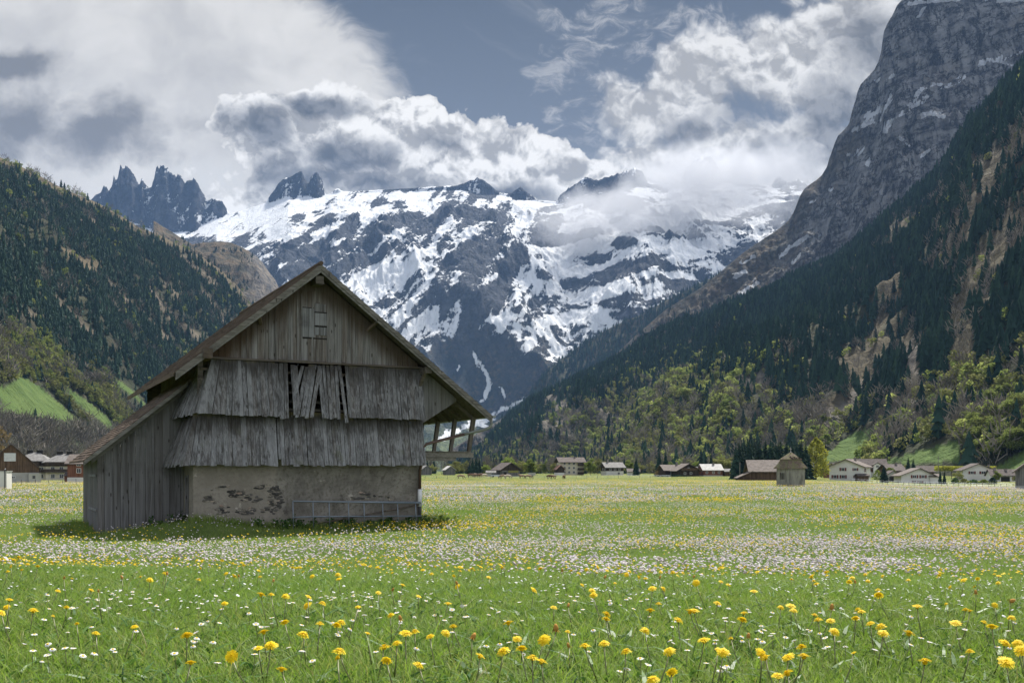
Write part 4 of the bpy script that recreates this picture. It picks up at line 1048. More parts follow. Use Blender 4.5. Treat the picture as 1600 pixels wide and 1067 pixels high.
# left return of the apron
def ret(m, c_top, c_bot, e_top, e_bot, n=11, seed=1):
    rs = random.Random(seed)
    for i in range(n):
        f0, f1 = i / n, (i + 1) / n - .008
        L = lambda p, q, f: [p[j] + (q[j] - p[j]) * f for j in range(3)]
        o = rs.uniform(-.012, .012); z = rs.uniform(-.05, .05)
        a0, a1, b0, b1 = L(c_bot, e_bot, f0), L(c_bot, e_bot, f1), L(c_top, e_top, f0), L(c_top, e_top, f1)
        for q in (a0, a1): q[2] += z
        t = lambda q: (q[0] - .022 + o, q[1] - .006, q[2])
        u = lambda q: (q[0] + o, q[1], q[2])
        m.hexa([u(a0), u(a1), t(a1), t(a0), u(b0), u(b1), t(b1), t(b0)], rs.random())
ret(m, (-7.0, -.03, 5.28), (-7.47, -.42, 3.62), (-7.2, 1.65, 5.12), (-7.95, 1.72, 3.56), 12, 2)
m.build('upper_apron', M_skirtU, barn)
m = MB()
apron(m, -7.5, .03, 3.78, 2.06, -.05, -.42, [(-4.99, -4.86)], 9, kx=.38)
plank(m, -4.97, -4.97, .10, 3.78, 2.25, -.08, -.40)
ret(m, (-7.45, -.06, 3.6), (-7.88, -.42, 2.07), (-7.6, 1.70, 3.5), (-8.2, 1.72, 2.0), 12, 4)
m.build('lower_apron', M_skirtL, barn)
# soffit boards closing the aprons from below
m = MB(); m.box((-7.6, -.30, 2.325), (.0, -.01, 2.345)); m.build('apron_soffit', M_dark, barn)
# tie beam with purlin ends and braces
m = MB(); m.box((-7.06, -.11, 5.37), (.02, -.055, 5.43)); m.box((-4.9, -.13, 5.432), (-3.9, -.06, 5.455)); m.build('tie_beam', M_beam, barn)
def one(name, mt, par, *boxes):
    for q in boxes: m = MB(); m.box(*q) if len(q) == 2 else m.bar(*q); m.build(name, mt, par)
one('purlin_end', M_beam, barn, ((-.07, -.62, 5.18), (.17, .5, 5.38)), ((-3.83, -.62, 7.87), (-3.57, .5, 8.13)), ((-7.36, -.80, 5.30), (-7.08, .5, 5.60)))
one('eave_brace', M_beam, barn, ((-.08, -.1, 4.75), (-.02, -.5, 5.25), .1, .1), ((-1.92, -.05, 6.55), (-1.72, -.5, 6.8), .09, .09), ((-5.45, -.05, 6.55), (-5.62, -.5, 6.75), .09, .09))
one('nailed_board', M_gable, barn, ((-4.05, -.05, 7.72), (-3.35, -.028, 7.92)))

# hatch high in the gable
h = MB(); h.box((-4.12, -.075, 6.22), (-3.73, -.046, 7.15), .2); h.box((-3.70, -.07, 6.30), (-3.32, -.046, 6.56), .5); h.box((-3.70, -.072, 6.62), (-3.32, -.046, 7.02), .1); h.box((-3.70, -.07, 7.06), (-3.35, -.046, 7.32), .7)
ho = h.build('gable_hatch', M_wood, barn)
h = MB(); h.box((-4.14, -.05, 6.165), (-3.30, -.0455, 6.215)); h.box((-3.72, -.085, 6.57), (-3.31, -.046, 6.60)); h.box((-3.72, -.085, 7.025), (-3.31, -.046, 7.05)); h.box((-4.13, -.05, 7.16), (-3.74, -.0455, 7.185)); h.build('hatch_gap', M_dark, ho)
# roof: courses of shingles
def roof_side(name, s, a_eave, slope, ar, zr, b0, b1, seed, nc):
    rs = random.Random(seed); m = MB()
    run = abs(a_eave - ar)
    for i in range(nc):
        f0, f1 = i / nc, (i + 1.35) / nc
        a0 = a_eave - s * run * f0; a1 = a_eave - s * run * min(f1, 1.0)
        za = zr - abs(a0 - ar) * slope; zb = zr - abs(a1 - ar) * slope
        b = b0
        while b < b1:
            b2 = min(b + rs.uniform(.5, .9), b1); l = rs.uniform(.028, .05)
            m.hexa([(a0, b, za - .02), (a0, b2 - .01, za - .02), (a1, b2 - .01, zb - .03), (a1, b, zb - .03), (a0, b, za + l), (a0, b2 - .01, za + l), (a1, b2 - .01, zb + .006), (a1, b, zb + .006)], rs.random())
            b = b2
    return m
rf = roof_side('l', -1, -8.18, SL, AP, ZP, B0, B1, 21, 44)
rl = rf.build('roof_left', M_shingle, barn)
rr = roof_side('r', 1, 2.36, SR, AP, ZP, B0, B1, 22, 34).build('roof_right', M_shingle, barn)
rl.name = 'shingle_roof'; rr.name = 'shingle_roof'
def sheath(m, a0, a1, zf, b0, b1, t0, t1):
    m.hexa([(a0, b0, zf(a0) - t1), (a1, b0, zf(a1) - t1), (a1, b1, zf(a1) - t1), (a0, b1, zf(a0) - t1), (a0, b0, zf(a0) - t0), (a1, b0, zf(a1) - t0), (a1, b1, zf(a1) - t0), (a0, b1, zf(a0) - t0)])
m = MB(); sheath(m, -8.1, AP, roof_z, B0 + .03, B1 - .03, .032, .09); m.build('roof_boarding', M_beam, rl)
m = MB(); sheath(m, AP, 2.30, roof_z, B0 + .03, B1 - .03, .032, .09)
for k in range(11):
    b = .5 + k * 1.0; m.hexa([(-3.7, b, roof_z(-3.7) - .25), (2.2, b, roof_z(2.2) - .22), (2.2, b + .12, roof_z(2.2) - .22), (-3.7, b + .12, roof_z(-3.7) - .25), (-3.7, b, roof_z(-3.7) - .092), (2.2, b, roof_z(2.2) - .092), (2.2, b + .12, roof_z(2.2) - .092), (-3.7, b + .12, roof_z(-3.7) - .092)])
m.build('roof_boarding', M_beam, rr)
# verge boards, two layers
for s, ae, par in ((-1, -8.16, rl), (1, 2.34, rr)):
    m = MB()
    for t0, t1, y0, y1 in ((-.005, .15, B0 - .035, B0), (.152, .245, B0 - .012, B0 + .03)):
        m.hexa([(ae, y0, roof_z(ae) - t1), (AP, y0, ZP - t1), (AP, y1, ZP - t1), (ae, y1, roof_z(ae) - t1), (ae, y0, roof_z(ae) - t0), (AP, y0, ZP - t0), (AP, y1, ZP - t0), (ae, y1, roof_z(ae) - t0)])
    m.build('verge_board', M_barge, par)
m = MB(); m.tube([(AP, B0 - .05, ZP + .045), (AP, B1, ZP + .045)], .07, 8); m.build('ridge_cap', M_shingle, barn)
m = MB(); m.box((-8.22, B0, roof_z(-8.16) - .12), (-8.19, B1, roof_z(-8.16) + .01)); m.build('eave_board', M_beam, rl)
# lean-to
LB0, LB1 = 1.15, 7.3
def lean_z(a): return 2.20 + (a + 10.55) * .825
m = MB(); rs = random.Random(31); a = -10.12
while a < -7.5:
    a2 = min(a + rs.uniform(.2, .34), -7.48); b = 1.75 - rs.random() * .012
    zb = -.1 if a < -8.6 else .1
    m.hexa([(a, b, zb), (a2 - .012, b, zb), (a2 - .012, b + .03, zb), (a, b + .03, zb), (a, b, lean_z(a) - .15), (a2 - .012, b, lean_z(a2) - .15), (a2 - .012, b + .03, lean_z(a2) - .15), (a, b + .03, lean_z(a) - .15)])
    a = a2
b = 1.79
while b < 7.2:
    b2 = b + rs.uniform(.2, .32); m.box((-10.12 + rs.random() * .01, b, -.12), (-10.085, b2 - .012, lean_z(-10.1) - .15)); b = b2
m.box((-10.1, 7.2, -.1), (-7.5, 7.24, 2.2))
m.build('lean_to_wall', M_lean, barn)
m = MB(); m.box((-10.15, 2.0, .62), (-10.125, 4.6, .70)); m.box((-10.15, 2.0, 1.7), (-10.125, 4.6, 1.78)); m.build('lean_to_ledge', M_wood, barn)
m = MB(); rs = random.Random(5)
for i in range(16):
    x = -10.2 + rs.random() * 2.2; r_ = rs.uniform(.06, .15); m.hexa([(x - r_, 1.66, -.4), (x + r_, 1.66, -.4), (x + r_, 2.0, -.4), (x - r_, 2.0, -.4), (x - r_ * .8, 1.70, -.1 - rs.random() * .05), (x + r_ * .8, 1.70, -.1), (x + r_ * .8, 1.98, -.1), (x - r_ * .8, 1.98, -.1)])
m.build('footing_stones', M_stone, barn)
lr = roof_side('x', -1, -10.58, .825, -7.03, lean_z(-7.03), LB0, LB1, 23, 30).build('lean_to_roof', M_shingle, barn)
m = MB(); sheath(m, -10.5, -7.05, lean_z, LB0 + .03, LB1 - .03, .032, .08); m.build('roof_boarding', M_beam, lr)
m = MB()
for t0, t1, y0, y1 in ((-.005, .13, LB0 - .03, LB0),):
    m.hexa([(-10.56, y0, lean_z(-10.56) - t1), (-7.5, y0, lean_z(-7.5) - t1), (-7.5, y1, lean_z(-7.5) - t1), (-10.56, y1, lean_z(-10.56) - t1), (-10.56, y0, lean_z(-10.56) - t0), (-7.5, y0, lean_z(-7.5) - t0), (-7.5, y1, lean_z(-7.5) - t0), (-10.56, y1, lean_z(-10.56) - t0)])
m.hexa([(-10.3, 1.66, lean_z(-10.3) - .30), (-7.55, 1.66, lean_z(-7.55) - .30), (-7.55, 1.74, lean_z(-7.55) - .30), (-10.3, 1.74, lean_z(-10.3) - .30), (-10.3, 1.66, lean_z(-10.3) - .15), (-7.55, 1.66, lean_z(-7.55) - .15), (-7.55, 1.74, lean_z(-7.55) - .15), (-10.3, 1.74, lean_z(-10.3) - .15)])
m.build('verge_board', M_barge, lr)
# hay gallery under the right eave
m = MB(); m.box((.0, .25, 2.36), (2.12, .42, 2.54)); m.box((1.98, .425, 2.38), (2.12, 10, 2.52)); m.box((0, .3, 2.24), (1.45, .5, 2.355)); m.box((.35, .2, 2.545), (2.0, .9, 2.575))
for k in range(9): m.box((.0, 1.3 + k, 2.40), (1.975, 1.42 + k, 2.5))
gal = m.build('gallery_floor', M_beamy, barn)
for b_ in (.33, 1.95, 3.55, 5.15, 6.75, 8.35):
    m = MB(); m.hexa([(1.90, b_ - .06, 2.53), (2.02, b_ - .06, 2.53), (2.02, b_ + .06, 2.53), (1.90, b_ + .06, 2.53), (2.07, b_ - .10, roof_z(2.07) - .2), (2.20, b_ - .10, roof_z(2.20) - .2), (2.20, b_ + .04, roof_z(2.20) - .2), (2.07, b_ + .04, roof_z(2.07) - .2)])
    m.build('gallery_post', wood_mat('post', (.085, .076, .066), (.18, .165, .15), .3) if b_ == .33 else bpy.data.materials['post'], gal)
# gutter and downpipe
m = MB(); nseg = 8; pts = []
for k in range(nseg + 1):
    t_ = math.pi + math.pi * k / nseg; pts.append((2.43 + .075 * math.cos(t_), 3.80 + .075 * math.sin(t_)))
inner = [(2.43 + (x - 2.43) * .9, 3.80 + (z - 3.80) * .9) for x, z in pts]
m.prism(pts + inner[::-1], B0 - .05, B1, 1); m.prism([(x, z) for x, z in pts], B0 - .06, B0 - .051, 1)
m.build('gutter', M_zinc, barn)
m = MB(); m.tube([(2.43, -.55, 3.74), (2.43, -.55, 3.52), (2.36, -.53, 3.40), (2.2, -.5, 3.33), (1.45, -.42, 3.15)], .05, 10)
dp = m.build('downpipe', M_zinc, barn, True)
m = MB(); m.tube([(1.44, -.42, 3.148), (.1, -.30, 2.80), (.0, -.28, 2.7), (-.05, -.2, 2.1), (-.06, -.10, 1.9), (-.06, -.10, 1.26)], .052, 10); m.build('brown_pipe', M_pipe, dp, True)
m = MB(); m.tube([(-.06, -.10, 1.265), (-.06, -.10, .68)], .075, 12); m.build('white_sleeve', M_white, dp, True)
m = MB(); m.tube([(-.06, -.10, .682), (-.06, -.10, .66), (-.06, -.10, -.2)], .058, 10); m.build('dark_foot', M_pipedk, dp, True)

# ---- the field gate leaning on the wall, and the pole behind it
def bl(a, b, z):                                    # barn frame -> world
    c, s = math.cos(R(27)), math.sin(R(27)); return (-3.13 + a * c - b * s, 35 + a * s + b * c, z)
gate = empty('field_gate', bl(-2.3, -.5, 0), R(27)); tag(gate, 'low galvanised tubular field gate leaning on the barn base', 'gate')
m = MB(); m.tube([(-2.26, -.05, .93), (2.2, .2, .80)], .026, 8); m.build('top_rail', M_galv, gate, True)
m = MB(); m.tube([(-2.26, .0, .42), (-1.6, .02, .425), (2.2, .2, .36)], .024, 8); m.build('bottom_rail', M_galv, gate, True)
m = MB(); m.tube([(-1.1, .12, .90), (2.2, .26, .83)], .022, 8); m.build('second_rail', M_galv, gate, True)
for k in range(8):
    x = -2.26 + k * .60 + (.06 if k % 2 else 0); f = k / 7.3
    m = MB(); m.tube([(x, -.05 + .25 * f, .93 - .13 * f), (x, -.12 + .25 * f, .05)], .017, 6); m.build('upright', M_galv, gate, True)
pole = MB(); pole.tube([bl(-3.9, -.32, .16), bl(-2.0, -.22, .44), bl(-.12, -.14, .74)], .028, 7)
tag(pole.build('wooden_pole', M_beam, None, True), 'long rusty brown pole propped behind the field gate', 'pole')
# ---- rank plants at the foot of the barn
def leaf_cloud(n, rx, ry, h, size, shape='dome', seed=0, up=.3):
    """leaf quads spread through a mound; returns V,T,rnd"""
    q = np.random.default_rng(seed)
    th = q.random(n) * 6.283; r_ = np.sqrt(q.random(n)); zz = q.random(n)
    prof = np.sqrt(np.clip(1 - zz ** 2, 0, 1)) if shape == 'dome' else np.clip(1 - zz, .05, 1)
    P_ = np.stack([np.cos(th) * r_ * rx * prof, np.sin(th) * r_ * ry * prof, zz * h], -1)
    if shape == 'tufts':
        c = q.random((11, 3)); k = q.integers(0, 11, n); hh = h * (.35 + .65 * c[k, 2])
        P_ = np.stack([(c[k, 0] * 2 - 1) * rx + q.normal(0, .07, n), (c[k, 1] * 2 - 1) * ry + q.normal(0, .05, n), zz ** 1.3 * hh], -1)
    return leaves_at(P_, size, q, up)
def leaves_at(P_, size, q, up=.3):
    n = len(P_); d = q.normal(size=(n, 3)); d[:, 2] += up; d /= np.linalg.norm(d, axis=1)[:, None]
    a = np.cross(d, q.normal(size=(n, 3))); a /= np.linalg.norm(a, axis=1)[:, None] + 1e-9; b = np.cross(d, a)
    s = (size * (.6 + .8 * q.random(n)))[:, None]
    V = np.stack([P_ - a * s * .5, P_ + b * s * .9 * .5 + d * s * .12, P_ + a * s * .5, P_ - b * s * .9 * .5 + d * s * .12], 1).reshape(-1, 3)
    F = (np.arange(n) * 4)[:, None] + np.arange(4)[None]
    return V, F, np.repeat(q.random(n), 4)
M_nettle = material('nettle leaves', lambda g: dict(color=g.ramp(g.attr('rnd'), [(0, (.022, .060, .014)), (.6, (.045, .10, .02)), (1, (.08, .15, .03))]), rough=.6, spec=.2, trans=.3))
for k, (a, b, rx, h, n, lab) in enumerate(((-5.0, -.35, .6, .38, 520, 'dark green nettle clump left of the field gate'), (-4.2, -.25, .4, .3, 500, 'low nettle clump under the left end of the field gate'), (-2.4, -.2, .7, .34, 800, 'low dark weeds behind the middle of the field gate'),
                                           (-.9, -.2, .6, .28, 800, 'dark weeds behind the right end of the field gate'), (.55, -.35, .6, .30, 500, 'leafy weed clump beside the right corner of the barn'), (-8.0, 1.35, .5, .45, 500, 'dark weeds in the corner between lean-to and stone base'))):
    w = bl(a, b, 0); V, F_, A = leaf_cloud(n, rx * 1.25, .22, h * 1.25, .075, 'tufts', seed=300 + k)
    o = link('weeds', mesh_from('nettle_clump', V, F_, False, dict(rnd=A)), M_nettle); o.location = (w[0], w[1], float(gz(w[0], w[1])))
    o.rotation_euler = (0, 0, R(27)); tag(o, kind='stuff')
# ================================================================== trees
def foliage(name, stops, trans=.25, big=.05):
    def fn(g):
        r = g.attr('rnd'); oi = S(g, g.new('ShaderNodeObjectInfo').outputs['Random'])
        c = g.ramp(r, stops); k = g.lin(oi, 0, 1, .78, 1.22)
        return dict(color=g.vmath('SCALE', c, scale=k), rough=.8, spec=.1, trans=trans)
    return material(name, fn)
M_spruce = foliage('spruce needles', [(0, (.012, .029, .023)), (.6, (.020, .045, .034)), (1, (.036, .068, .042))], .12)
M_green = foliage('spring leaves', [(0, (.095, .142, .030)), (.6, (.170, .215, .050)), (1, (.24, .272, .075))], .45)
M_beech = foliage('young beech leaves', [(0, (.105, .142, .036)), (.6, (.185, .222, .058)), (1, (.265, .295, .095))], .5)
M_pale = foliage('pale spring leaves', [(0, (.125, .14, .042)), (.6, (.19, .20, .062)), (1, (.25, .255, .095))], .3)
M_yel = foliage('yellow green leaves', [(0, (.22, .235, .04)), (.6, (.35, .36, .06)), (1, (.45, .44, .09))], .5)
M_bare = foliage('bare twigs', [(0, (.082, .074, .064)), (.6, (.135, .122, .106)), (1, (.185, .170, .14))], .1)
M_tan = foliage('budding twigs', [(0, (.10, .08, .045)), (.6, (.17, .125, .06)), (1, (.23, .17, .08))], .25)
M_bark = flat('bark', (.075, .062, .05), .95, .1, 0, .3, 2)
def tri_blob(P_, size, q, up=.3):
    V, F, A = leaves_at(P_, size, q, up); return V, F, A
def broad_crown(seed, H, Wd, lobes=16, per=110, size=.75, zlo=.22):
    q = np.random.default_rng(seed); P_ = []
    for k in range(lobes):
        f = k / lobes; z = zlo + (1 - zlo) * (q.random() ** .8) * .86; rr = math.sin(math.pi * min(max((z - zlo + .12) / (1.12 - zlo), 0.02), 1) ** .85) ** .7
        a = q.random() * 6.283; r_ = rr * Wd * .5 * (.35 + .5 * q.random())
        c = np.array([math.cos(a) * r_, math.sin(a) * r_, z * H]); R_ = Wd * (.13 + .10 * q.random())
        d = q.normal(size=(per, 3)); d /= np.linalg.norm(d, axis=1)[:, None]; d *= (q.random(per) ** .35)[:, None]
        P_.append(c + d * R_ * np.array([1, 1, .85]))
    return leaves_at(np.concatenate(P_), size, q, .4)
def egg_crown(seed, H, Wd, n=2600, size=.62):
    q = np.random.default_rng(seed); z = .07 + .93 * q.random(n); th = q.random(n) * 6.283
    lump = 1 + .22 * np.sin(th * 3 + z * 9) + .16 * np.sin(th * 5 - z * 17)
    r_ = Wd / 2 * np.sin(np.pi * np.clip(z, .02, .985) ** .72) ** .75 * lump * (.55 + .45 * q.random(n) ** .5)
    return leaves_at(np.stack([np.cos(th) * r_, np.sin(th) * r_, z * H], -1), size, q, .4)
def bare_crown(seed, H, Wd, n=900, size=.42):
    q = np.random.default_rng(seed); zz = .2 + .8 * q.random(n) ** .8; th = q.random(n) * 6.283
    rr = np.sin(np.pi * np.clip((zz - .1) / .98, 0, 1) ** .8) ** .8 * Wd / 2 * np.sqrt(q.random(n))
    b = np.stack([np.cos(th) * rr, np.sin(th) * rr, zz * H], -1); d = np.stack([np.cos(th) * .5, np.sin(th) * .5, np.full(n, 1.0)], -1) + q.normal(size=(n, 3)) * .35
    d *= (size * (1.4 + 2 * q.random(n)))[:, None]; s = np.cross(d, q.normal(size=(n, 3))); s /= np.linalg.norm(s, axis=1)[:, None]; s *= .032 * H / 10
    V = np.stack([b - s, b + s, b + d + s * .3, b + d - s * .3], 1).reshape(-1, 3); return V, (np.arange(n) * 4)[:, None] + np.arange(4)[None], np.repeat(q.random(n), 4)
def spruce_crown(seed, H, Wd, whorls=30, nb=11, bottom=.04):
    q = np.random.default_rng(seed); V = []; F = []; A = []; n = 0
    for w in range(whorls):
        f = w / whorls; z = H * (bottom + (1 - bottom) * f); r_ = Wd / 2 * (1 - f) ** .85 * (.82 + .3 * q.random()) + .12
        for k in range(nb):
            a = 6.283 * k / nb + q.random() * .7 + w; rr = r_ * (.65 + .5 * q.random()); c, s = math.cos(a), math.sin(a); wd = rr * .34 + .10; r0 = q.random()
            dr = rr * (.28 + .25 * q.random()); up = rr * .10
            pts = [(c * rr * .05, s * rr * .05, z + .25), (c * rr * .5 - s * wd, s * rr * .5 + c * wd, z - dr * .55 - .05), (c * rr * .55, s * rr * .55, z - dr * .15 + up), (c * rr * .5 + s * wd, s * rr * .5 - c * wd, z - dr * .55 - .05), (c * rr - s * wd * .25, s * rr + c * wd * .25, z - dr * 1.15), (c * rr * 1.05, s * rr * 1.05, z - dr * .8)]
            V += pts; F += [(n, n + 1, n + 2), (n, n + 2, n + 3), (n + 1, n + 4, n + 2), (n + 4, n + 5, n + 2), (n + 2, n + 5, n + 3)]; A += [r0] * 6; n += 6
    V += [(0, 0, H * 1.03), (.12, 0, H * .92), (-.06, .1, H * .92), (-.06, -.1, H * .92)]; F += [(n, n + 1, n + 2), (n, n + 2, n + 3), (n, n + 3, n + 1)]; A += [.5] * 4
    return np.array(V), np.array(F), np.array(A)
def trunk_mesh(H, r, limbs=0, seed=0, top=.9):
    q = random.Random(seed); m = MB(); m.tube([(0, 0, -.4), (q.uniform(-.1, .1), q.uniform(-.1, .1), H * .35), (q.uniform(-.2, .2), q.uniform(-.2, .2), H * top)], [r, r * .7, r * .12], 7)
    for k in range(limbs):
        z = H * q.uniform(.22, .6); a = q.random() * 6.283; l = H * q.uniform(.2, .33)
        m.tube([(0, 0, z), (math.cos(a) * l * .5, math.sin(a) * l * .5, z + l * .45), (math.cos(a) * l * .8, math.sin(a) * l * .8, z + l)], [r * .4, r * .25, r * .06], 5)
    o = m.build('trunk', M_bark, None, True); me = o.data; bpy.data.objects.remove(o); return me
def cm(V, F, A, mat):
    me = mesh_from('crown', V, F, False, dict(rnd=A)); me.materials.append(mat); return me
# kinds of tree, unit size: height 1 -> scaled; each variant (crown mesh, trunk mesh)
KIND = {
    'spruce_tree': [(cm(*spruce_crown(400 + i, 20, (8.6, 7.4, 9.6)[i]), M_spruce), trunk_mesh(20, .3, 0, i)) for i in range(3)],
    'broadleaf_tree': [(cm(*broad_crown(410 + i, 12, (9, 8, 10)[i]), M_green), trunk_mesh(12, .28, 6, i, .7)) for i in range(3)],
    'beech_tree': [(cm(*broad_crown(460 + i, 12, (9, 10)[i], 22, 110, .55), M_beech), trunk_mesh(12, .28, 6, i, .7)) for i in range(2)],
    'pale_tree': [(cm(*broad_crown(420 + i, 12, (8.5, 10)[i], 18, 80, .6), M_pale), trunk_mesh(12, .25, 8, i, .8)) for i in range(2)],
    'lime_tree': [(cm(*egg_crown(430, 15, 9.4), M_yel), trunk_mesh(15, .3, 6, 3, .85))],
    'bare_tree': [(cm(*bare_crown(440 + i, 12, (8, 7)[i]), M_bare), trunk_mesh(12, .22, 9, i, .9)) for i in range(2)],
    'budding_tree': [(cm(*broad_crown(450, 11, 9, 20, 60, .45), M_tan), trunk_mesh(11, .22, 10, 5, .9))],
}
HT = dict(beech_tree=12, spruce_tree=20, broadleaf_tree=12, pale_tree=12, lime_tree=15, bare_tree=12, budding_tree=11)
_tr = random.Random(91)
def tree(kind, x, y, z, h, label, group=None, wide=1.0, var=None):
    vs = KIND[kind]; cr, tk = vs[_tr.randrange(len(vs)) if var is None else var % len(vs)]
    e = empty(kind, (x, y, z - .15), _tr.random() * 6.28); s = h / HT[kind]; e.scale = (s * wide, s * wide, s)
    tag(e, label, 'tree', group)
    link('crown', cr, None, e); link('trunk', tk, None, e)
    return e
def vtree(kind, px, d, h, label, group=None, wide=1.0):
    x = xpx(px, d); return tree(kind, x, d, float(gz(x, d)), h, label, group, wide)
def ground_row(px, d): x = xpx(px, d); return HZ + (EYE - float(gz(x, d))) / d * 1600
# ================================================================== the village
M_render = flat('white render', (.62, .61, .58), .9, .15, 0, .08, .6)
M_cream = flat('cream render', (.50, .46, .36), .9, .15, 0, .1, .6)
M_grey = flat('grey render', (.33, .33, .31), .9, .15, 0, .15, .6)
def boards(name, a, b, sc=4.0):
    def fn(g):
        p = g.coord(); x, y, z = g.xyz(p); n = g.noise(g.scale(p, (sc, sc, .25)), 1, 4, .6); n2 = g.noise(p, .7, 4, .6)
        c = g.mix(g.step(n, .35, .65), a, b); return dict(color=g.mix(g.step(n2, .5, .7, 0, .5), c, tuple(v * .6 for v in a)), rough=.9, spec=.15, normal=g.bump(n, .5, .05))
    return material(name, fn)
M_brown = boards('brown boards', (.060, .040, .027), (.125, .085, .058))
M_dkbr = boards('dark brown boards', (.028, .022, .018), (.070, .052, .040))
M_gyb = boards('grey boards', (.085, .083, .080), (.19, .185, .18))
M_redbr = boards('red brown boards', (.125, .055, .035), (.19, .09, .06))
def tiles(name, a, b, sc=1.0):
    def fn(g):
        p = g.coord(); n = g.noise(p, 1.2 * sc, 5, .65); n2 = g.noise(g.scale(p, (6, 6, 6)), 1, 2)
        c = g.mix(g.step(n, .35, .65), a, b); return dict(color=g.mix(g.step(n2, .5, .7, 0, .5), c, tuple(v * .6 for v in a)), rough=.85, spec=.2, normal=g.bump(n2, .5, .08))
    return material(name, fn)
M_tile = tiles('brown roof tiles', (.095, .078, .068), (.155, .132, .118))
M_tiledk = tiles('dark roof tiles', (.060, .048, .043), (.11, .092, .085))
M_tilegr = tiles('grey roof slates', (.13, .125, .12), (.21, .205, .20))
M_metal = tiles('pale metal roof', (.36, .35, .33), (.46, .45, .43))
M_tilered = tiles('reddish roof tiles', (.20, .11, .085), (.27, .16, .125))
M_pane = flat('window pane', (.03, .034, .04), .15, .5)
M_frame = flat('white window frame', (.66, .66, .64), .6)
M_shut = flat('dark red shutters', (.12, .03, .026), .7)
M_chim = flat('chimney', (.20, .18, .165), .9)
M_darkw = flat('dark opening', (.02, .018, .016), .9)
def house(name, label, cat, px, d, w, dep, hw, rise, ridge='y', rz=0, wall=None, roof=None, over=.7, base=None, wins=(), shut=None, chim=(), balc=(), apex=0.0, hip=0.0, group=None, upper=None, doors=(), lift=0):
    """x across the front, y into depth, origin at the middle of the front wall"""
    x = xpx(px, d); z = float(gz(x, d)) + lift
    h = empty(name, (x, d, z), R(rz)); tag(h, label, cat, group)
    m = MB(); b0 = -.8
    if base: mb = MB(); mb.box((-w / 2 - .04, -.04, b0), (w / 2 + .04, dep + .04, base[0])); mb.build('base_wall', base[1], h); b0 = base[0]
    pitch = rise / ((w / 2) if ridge == 'y' else dep / 2)
    if ridge == 'y': poly = [(-w / 2, b0), (w / 2, b0), (w / 2, hw - max(0, apex) * 0), (apex, hw + rise), (-w / 2, hw)]; ax = 1; e0, e1 = 0, dep
    else: poly = [(0, b0), (dep, b0), (dep, hw), (dep / 2, hw + rise), (0, hw)]; ax = 0; e0, e1 = -w / 2, w / 2
    if hip: m.box((-w / 2, 0, b0), (w / 2, dep, hw))
    elif upper:
        if ridge == 'y':
            m.box((-w / 2, 0, b0), (w / 2, dep, upper[0]))
            up = MB(); zt = upper[0] + .004; up.prism([(-w / 2 - .05, zt), (w / 2 + .05, zt), (w / 2 + .05, hw), (apex, hw + rise), (-w / 2 - .05, hw)], -.06, dep + .06, 1); up.build('timber_upper_wall', upper[1], h)
        else:
            m.box((-w / 2, 0, b0), (w / 2, dep, upper[0]))
            up = MB(); zt = upper[0] + .004; up.prism([(-.05, zt), (dep + .05, zt), (dep + .05, hw), (dep / 2, hw + rise), (-.05, hw)], -w / 2 - .06, w / 2 + .06, 0); up.build('timber_upper_wall', upper[1], h)
    else: m.prism(poly, e0, e1, ax)
    m.build('wall', wall, h)
    r_ = MB(); t_ = .22; o = over
    if hip:
        cx0, cx1 = -w / 2 + hip, w / 2 - hip; zt = hw + rise
        lo = [(-w / 2 - o, -o), (w / 2 + o, -o), (w / 2 + o, dep + o), (-w / 2 - o, dep + o)]; zl = hw - o * rise / (dep / 2) + .1
        vs = [(a, b, zl) for a, b in lo] + [(a, b, zl + t_) for a, b in lo] + [(cx0, dep / 2, zt + t_), (cx1, dep / 2, zt + t_)]
        r_.add(vs, [(3, 2, 1, 0), (0, 1, 5, 4), (1, 2, 6, 5), (2, 3, 7, 6), (3, 0, 4, 7), (4, 5, 9, 8), (5, 6, 9), (6, 7, 8, 9), (7, 4, 8)])
    elif ridge == 'y':
        for s in (-1, 1):
            ew = s * w / 2; run = abs(ew - apex); sl = rise / run; xe = ew + s * o; ze = hw - o * sl
            r_.prism([(xe, ze + .03), (apex, hw + rise + .03), (apex, hw + rise + t_ + .03), (xe, ze + t_ + .03)], -o, dep + o, 1)
    else:
        for s, ye in ((-1, 0), (1, dep)):
            sl = rise / (dep / 2); y2 = ye + s * o; ze = hw - o * sl
            r_.prism([(y2, ze + .03), (dep / 2, hw + rise + .03), (dep / 2, hw + rise + t_ + .03), (y2, ze + t_ + .03)], -w / 2 - o, w / 2 + o, 0)
    ro = r_.build('roof', roof, h)
    for q in chim:
        cx, cy_, ch = q[:3]; m = MB(); zz = hw + rise * (1 - abs((cx if ridge == 'y' else cy_ - dep / 2)) / ((w / 2) if ridge == 'y' else dep / 2)) - .1
        m.box((cx - .35, cy_ - .35, zz), (cx + .35, cy_ + .35, zz + ch)); m.box((cx - .45, cy_ - .45, zz + ch + .12), (cx + .45, cy_ + .45, zz + ch + .22)); m.box((cx - .25, cy_ - .25, zz + ch), (cx + .25, cy_ + .25, zz + ch + .12))
        m.build('chimney', q[3] if len(q) > 3 else M_chim, ro)
    def facebox(m, face, u, z0, ww, hh, p0, p1):
        if face == 'f': m.box((u - ww / 2, -p1, z0), (u + ww / 2, -p0, z0 + hh))
        elif face == 'r': m.box((w / 2 + p0, u - ww / 2, z0), (w / 2 + p1, u + ww / 2, z0 + hh))
        elif face == 'l': m.box((-w / 2 - p1, u - ww / 2, z0), (-w / 2 - p0, u + ww / 2, z0 + hh))
